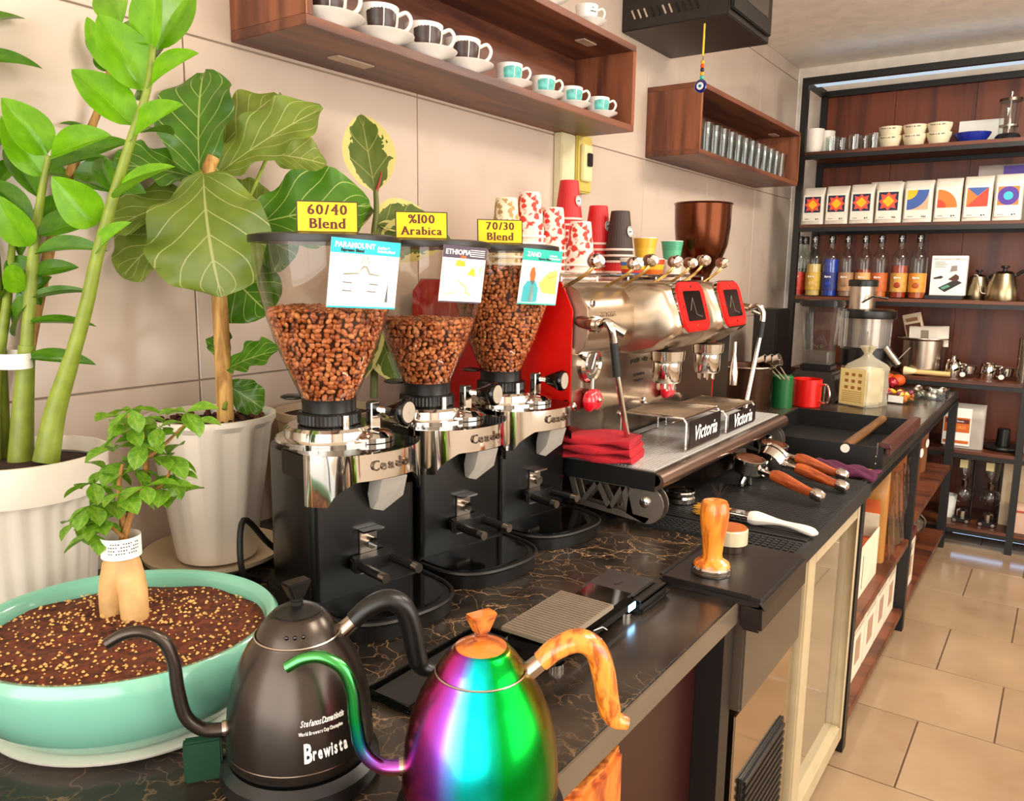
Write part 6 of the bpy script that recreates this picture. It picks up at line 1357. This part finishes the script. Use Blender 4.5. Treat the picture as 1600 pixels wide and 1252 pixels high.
# fourth board: spare portafilters and steel jugs
z = BZ[3]+.0004
for k, (px, lb) in enumerate(((1489, 'chrome lidded jug left of the spare portafilters on the shelf'), (1545, 'small chrome milk jug between the spare portafilters'))):
    t = T('milk_jug', lb, 'jug', (sx(px, YS+.12, 575), YS+.12, z), 0, 'milk jugs on the shelf')
    MB().lathe([(.001, 0), (.034, 0), (.036, .004), (.034, .05), (.03, .07), (.032, .075), (.029, .075), (.001, .006)], 28).obj('jug', M_CHROME, t)
    MB().tube(spline([(.03, 0, .065), (.055, 0, .06), (.055, 0, .02), (.034, 0, .015)], 4), .0035, 8).obj('handle', M_CHROME, t)
    if k == 0: MB().lathe([(.032, .075), (.026, .085), (.008, .09), (.01, .098), (.012, .104), (.001, .106)], 24).obj('lid', M_CHROME, t)
for k, px in enumerate((1512, 1572)):
    t = T('spare_portafilter', ('spare portafilter with white capped handle pointing out, by the lidded jug', 'spare portafilter with white capped handle pointing out, by the shelf post')[k], 'portafilter', (sx(px, YS+.1, 580), YS+.12, z+.012), -PI/2-.1, 'spare portafilters on the shelf')
    MB().lathe([(.001, .005), (.03, .01), (.034, .045), (.037, .048), (.001, .05)], 28).obj('basket', M_CHROME, t); MB().tube([(.03, 0, .03), (.07, 0, .022), (.115, 0, .014)], [.008, .011, .0125], 12).obj('handle', M_BLACKP, t)
    MB().lathe([(.001, 0), (.012, 0), (.011, .004), (.001, .005)], 16, M=frame((.115, 0, .014), (0, 1, 0), (0, 0, 1))).obj('end_cap', M_WHITEP, t)
tag(MB().lathe([(.001, 0), (.03, 0), (.031, .2), (.027, .2), (.026, .006), (.001, .006)], 24).obj('steel_tumbler', M_STEEL, loc=(sx(1597, YS+.1, 570)+.01, YS+.10, z)), 'tall steel tumbler at the right edge of the picture', 'tumbler')

# fifth board
z = BZ[4]+.0004
t = pack('powder_pouch', 'silver pouch with white jar print and orange label under the worktop level', 'pouch', (sx(1505, YS+.08, 680), YS+.085, z), (0, 0, 0), .17, .21, .06, 'a39a90', [])
MB().box(-.085, .03, -.0345, -.032, .012, .19).obj('jar_print', M_PAPERW, t); MB().box(-.08, .026, -.0355, -.0345, .075, .145).obj('orange_label', plain('orange_label', 'c8601c', .5), t); MB().box(-.075, .022, -.036, -.0355, .118, .138).obj('brown_strip', plain('brown_strip', '5a1c10', .5), t)
text('C cafento', .014, M_INKW, frame((-.027, -.0362, .128), (1, 0, 0), (0, 0, 1)), t); text('ASTURIA', .022, plain('red_orange_print', 'e8a050', .5), frame((-.027, -.0356, .098), (1, 0, 0), (0, 0, 1)), t, xs=.9); MB().box(-.08, .026, -.0355, -.0345, .022, .036).obj('orange_strip', plain('orange_label', 'c8601c', .5), t)
t = T('round_pan', 'round black pan on the fifth shelf beside the silver pouch', 'pan', (sx(1560, YS+.1, 705)+.012, YS+.14, z))
MB().lathe([(.001, 0), (.075, 0), (.082, .012), (.08, .02), (.001, .018)], 36).obj('pan', M_BLACK, t); MB().lathe([(.03, .02), (.026, .1), (.001, .102)], 24).obj('hub', M_BLACKP, t)
tag(MB().ball((0, 0, .03), (.035, .035, .03), 18).obj('garlic_bulb', plain('cream_bulb', 'd8c8a0', .6), loc=(sx(1599, YS+.1, 700)+.015, YS+.09, z)), 'cream round bulb at the right edge of the fifth shelf', 'bulb')

# bottom board: siphon brewers and boxes
z = BZ[5]+.0004
for k, px in enumerate((1503, 1544)):
    t = T('siphon_brewer', ('glass siphon coffee maker on the bottom shelf nearest the rack', 'glass siphon coffee maker on the bottom shelf nearest the cartons')[k], 'coffee siphon', (sx(px, YS+.1, 800), YS+.10, z), 0, 'siphon brewers on the bottom shelf'); t.scale = (.86, .86, .86)
    MB().box(-.045, .045, -.05, .05, 0, .022).obj('base', M_BLACKP, t, bevel=.006); MB().tube([(.038, .03, .02), (.038, .03, .34), (.0, .01, .345)], .006, 8).obj('stand', M_BLACKP, t)
    MB().lathe([(.001, .022), (.024, .022), (.026, .06), (.014, .07), (.001, .072)], 24).obj('burner', M_STEEL, t)
    MB().ball((0, 0, .155), (.054, .054, .052), 22).obj('flask', M_THING, t); MB().lathe([(.014, .2), (.016, .225), (.018, .235)], 20).obj('neck', M_DSTEEL, t)
    MB().lathe([(.012, .235), (.03, .26), (.036, .30), (.037, .37)], 26).obj('funnel', M_THING, t); MB().box(-.03, .008, -.0385, -.037, .31, .355).obj('paper_tag', plain('yellowish_tag', 'd8c890', .6), t)
    for s in (-1, 1): MB().lathe([(.001, 0), (.009, 0), (.009, .006), (.001, .006)], 14, M=frame((s*.03, -.05, .012), (1, 0, 0), (0, 0, 1))).obj('knob', M_STEEL, t)
tag(MB().lathe([(.001, 0), (.03, 0), (.036, .11), (.034, .11), (.001, .01)], 24).obj('paper_cup', M_PAPERW, loc=(sx(1478, YS+.14, 815), YS+.15, z)), 'white paper cup on the bottom shelf left of the siphon', 'cup')
t = T('carton', 'large cream carton marked C at the right end of the bottom shelf', 'box', (sx(1600, YS+.2, 790)+.05, YS+.14, z)); MB().box(-.145, .15, 0, .2, 0, .305).obj('board', plain('cream_carton', 'd0bc9c', .7), t, bevel=.002); text('C', .05, M_INK, frame((-.09, -.0012, .25), (1, 0, 0), (0, 0, 1)), t)
MB().box(-.125, .15, -.001, 0, .10, .21).obj('panel_line', plain('carton_panel', 'c4ac88', .7), t)
t = T('carton', 'pinkish carton with a coffee server picture at the front of the bottom shelf', 'box', (sx(1600, YS+.1, 835)+.02, YS+.034, z)); MB().box(-.075, .12, 0, .1, 0, .125).obj('board', plain('pink_carton', 'c8a48c', .7), t, bevel=.002)
Px = frame((0, -.0006, 0), (1, 0, 0), (0, 0, 1)); MB().prism([(.0, .02), (.05, .02), (.06, .05), (.045, .075), (.01, .075), (-.005, .05)], 0, .0006, Px).obj('print', plain('brown_print3', '6a3a28', .5), t); MB().prism([(.008, .08), (.045, .08), (.055, .11), (.0, .11)], 0, .0006, Px).obj('print', plain('pale_print', 'b08a78', .5), t)
MB().box(-.06, -.015, .098, .108, 0, .0006, Px).obj('print', plain('red_print3', 'a84a3a', .5), t)

# ---------------------------------------------------------------- under the worktop
z = .3455
t = T('open_carton', 'open white carton with orange lining on the rack beside the fridge', 'box', (.66, 2.44, z))
M_CW = plain('white_carton', 'd8cab0', .7); M_OL = plain('orange_lining', 'b04a14', .6)
MB().box(-.14, .14, -.2, .17, 0, .003).box(.137, .14, -.2, .17, .003, .15).box(-.14, -.137, -.2, .17, .003, .15).box(-.137, .137, -.2, -.197, .003, .15).box(-.137, .137, .167, .17, .003, .19).obj('tray', M_CW, t)
MB().box(-.134, .134, -.195, .165, .004, .115).obj('contents', M_OL, t)
MB().add([(-.14, .17, .19), (.14, .17, .19), (.13, .2, .225), (-.13, .2, .225)], [(0, 1, 2, 3)]).obj('flap', M_OL, t)
for k in range(2): MB().box(.1402, .1408, -.15+k*.1, -.147+k*.1, .02, .12).obj('print_line', M_INK, t)
M_KR = plain('kraft_paper', 'b07a3a', .65, var=.12)
for k in range(4):
    t = pack('kraft_bag', 'kraft paper bag in clear wrap on the rack, %s from the open carton' % ('first', 'second', 'third', 'fourth')[k], 'paper bag', (.70-.012*k, 2.73+k*.077, z), (0, 0, 0), .20, .30-.015*(k % 2), .055, 'b07a3a', []); t['group'] = 'kraft bags on the rack'
wr_ = MB().grid(lambda u, v: (.815+.006*math.sin(u*23+v*9), 2.69+.32*u, .36+.28*v+.01*math.sin(u*14)), 26, 18)
tag(wr_.obj('plastic_wrap', glass('crinkled_wrap', 'fbf8f4', .12, .7, 0), smooth=80), 'crinkled clear plastic wrap over the kraft bags', 'plastic wrap')
bpy.data.objects['plastic_wrap'].modifiers.new('s', 'SOLIDIFY').thickness = .001
z = .0855
def pbox(lb, y0, y1, h, x1, top, col='ded0b8', z=z):
    t = T('product_box', lb, 'box', (0, 0, z), 0, 'product boxes on the rack')
    MB().box(x1-.26, x1, y0+.002, y1-.002, 0, h).obj('board', plain('box_'+col, col, .65), t, bevel=.001)
    if top: MB().box(x1-.259, x1+.0006, y0+.0015, y1-.0015, h-.035, h+.0008).obj('lid', plain('box_top_'+top, top, .5), t); 
    MB().box(x1+.0005, x1+.0012, y0+.05, y1-.05, h*.2, h*.55).obj('print', plain('box_print_brown', 'a8866c', .6), t)
    for k in range(3): MB().box(x1+.0005, x1+.001, y0+.02, y1-.02, h*.66+k*.012, h*.66+k*.012+.004).obj('text_line', plain('box_line', 'a8907a', .6), t)
    MB().box(x1-.22, x1-.05, y0+.0005, y0+.0015, h*.3, h*.75).obj('print', plain('box_print_red', '8a2418', .6), t)
    return t
b1 = pbox('white and red product box standing nearest the fridge post', 2.175, 2.33, .17, .795, '9a1c14'); MB().lathe([(.001, 0), (.016, 0), (.016, .001), (.001, .001)], 20, (.72, 2.25, .172)).obj('seal', M_PAPERW, b1)
pbox('white product box with red lid, second from the fridge post', 2.335, 2.50, .225, .80, '9a1c14'); pbox('white product box in the middle of the lower rack bay', 2.505, 2.68, .222, .80, None); pbox('white product box with dark lid in the lower rack bay', 2.685, 2.85, .23, .80, '3a1a18'); pbox('white product box farthest in the lower rack bay', 2.855, 3.02, .222, .80, None)
yb = pbox('tall white box with a large letter Y on the lower far bay', 3.08, 3.36, .22, .81, '5a1c18'); text('Y', .12, M_INK, frame((.8115, 3.25, .12), (0, 1, 0), (0, 0, 1)), yb); MB().box(.8105, .8115, 3.11, 3.16, .03, .17).obj('print', plain('tan_print', 'b07a40', .6), yb)
tag(MB().box(-.13, .13, -.16, .16, 0, .02).obj('ring_binder', plain('mustard_folder', 'a8822c', .5), loc=(.67, 3.24, .308), rot=(0, 0, .06), bevel=.002), 'mustard folder lying on the white Y box', 'folder')
for k in range(2): tag(MB().grid(lambda u, v: (.10*math.cos(2*PI*u)*math.sin(PI*(.08+.9*v))*(1+.08*math.sin(u*31)), .12*math.sin(2*PI*u)*math.sin(PI*(.08+.9*v)), .17*v+.006*math.sin(u*40+v*13)), 26, 12).obj('plastic_bag', glass('crinkled_bag', 'e8e4da', .1, 2.5, .16, 'a89a88'), loc=(.68, 3.58+k*.28, .093), smooth=80), ('crumpled clear plastic bag on the lower far rack bay, behind the Y box', 'crumpled clear plastic bag on the lower far rack bay, by the shelving unit')[k], 'plastic bag')
z = .4005
for k in range(4):
    t = pack('kraft_pouch', 'brown kraft pouch with round sticker on the far rack board, %s' % ('nearest the middle post', 'second from the middle post', 'third from the middle post', 'nearest the shelving unit')[k], 'pouch', (.735-.01*k, 3.17+k*.235, z), (0, 0, math.radians(78)), .18, .26, .07, ('8a4a1e', '9a6a4a', '7a3e1a', '8a5a34')[k], [(-.46, .46, .86, .97, 'b0a8a0')])
    t['group'] = 'kraft pouches on the rack'; MB().lathe([(.001, 0), (.02, 0), (.02, .001), (.001, .001)], 20, M=frame((.045, -.0395, .13), (1, 0, 0), (0, 0, 1))).obj('sticker', M_PAPERW, t)

# ---------------------------------------------------------------- ceiling lamps
def lamp(lb, x, y, w, l, p):
    t = T('ceiling_lamp', lb, 'lamp', (x, y, ZC), 0, 'ceiling panel lamps')
    MB().box(-w/2-.015, w/2+.015, -l/2-.015, l/2+.015, -.03, -.001).obj('frame', M_WHITEP, t)
    MB().box(-w/2, w/2, -l/2, l/2, -.032, -.0301).obj('diffuser', plain('lamp_diffuser', 'fff4e6', .5, emit='fff0dc', estr=6), t)
    a = area('lamp_light', (0, 0, -.04), (0, 0, 0), w, l, p, (1, .92, .8)); a.parent = t
lamp('square ceiling panel lamp over the aisle, nearer the camera', 1.75, 1.3, .6, .6, 12)
lamp('square ceiling panel lamp over the aisle, nearer the back shelving', 1.5, 3.1, .6, .6, 32)
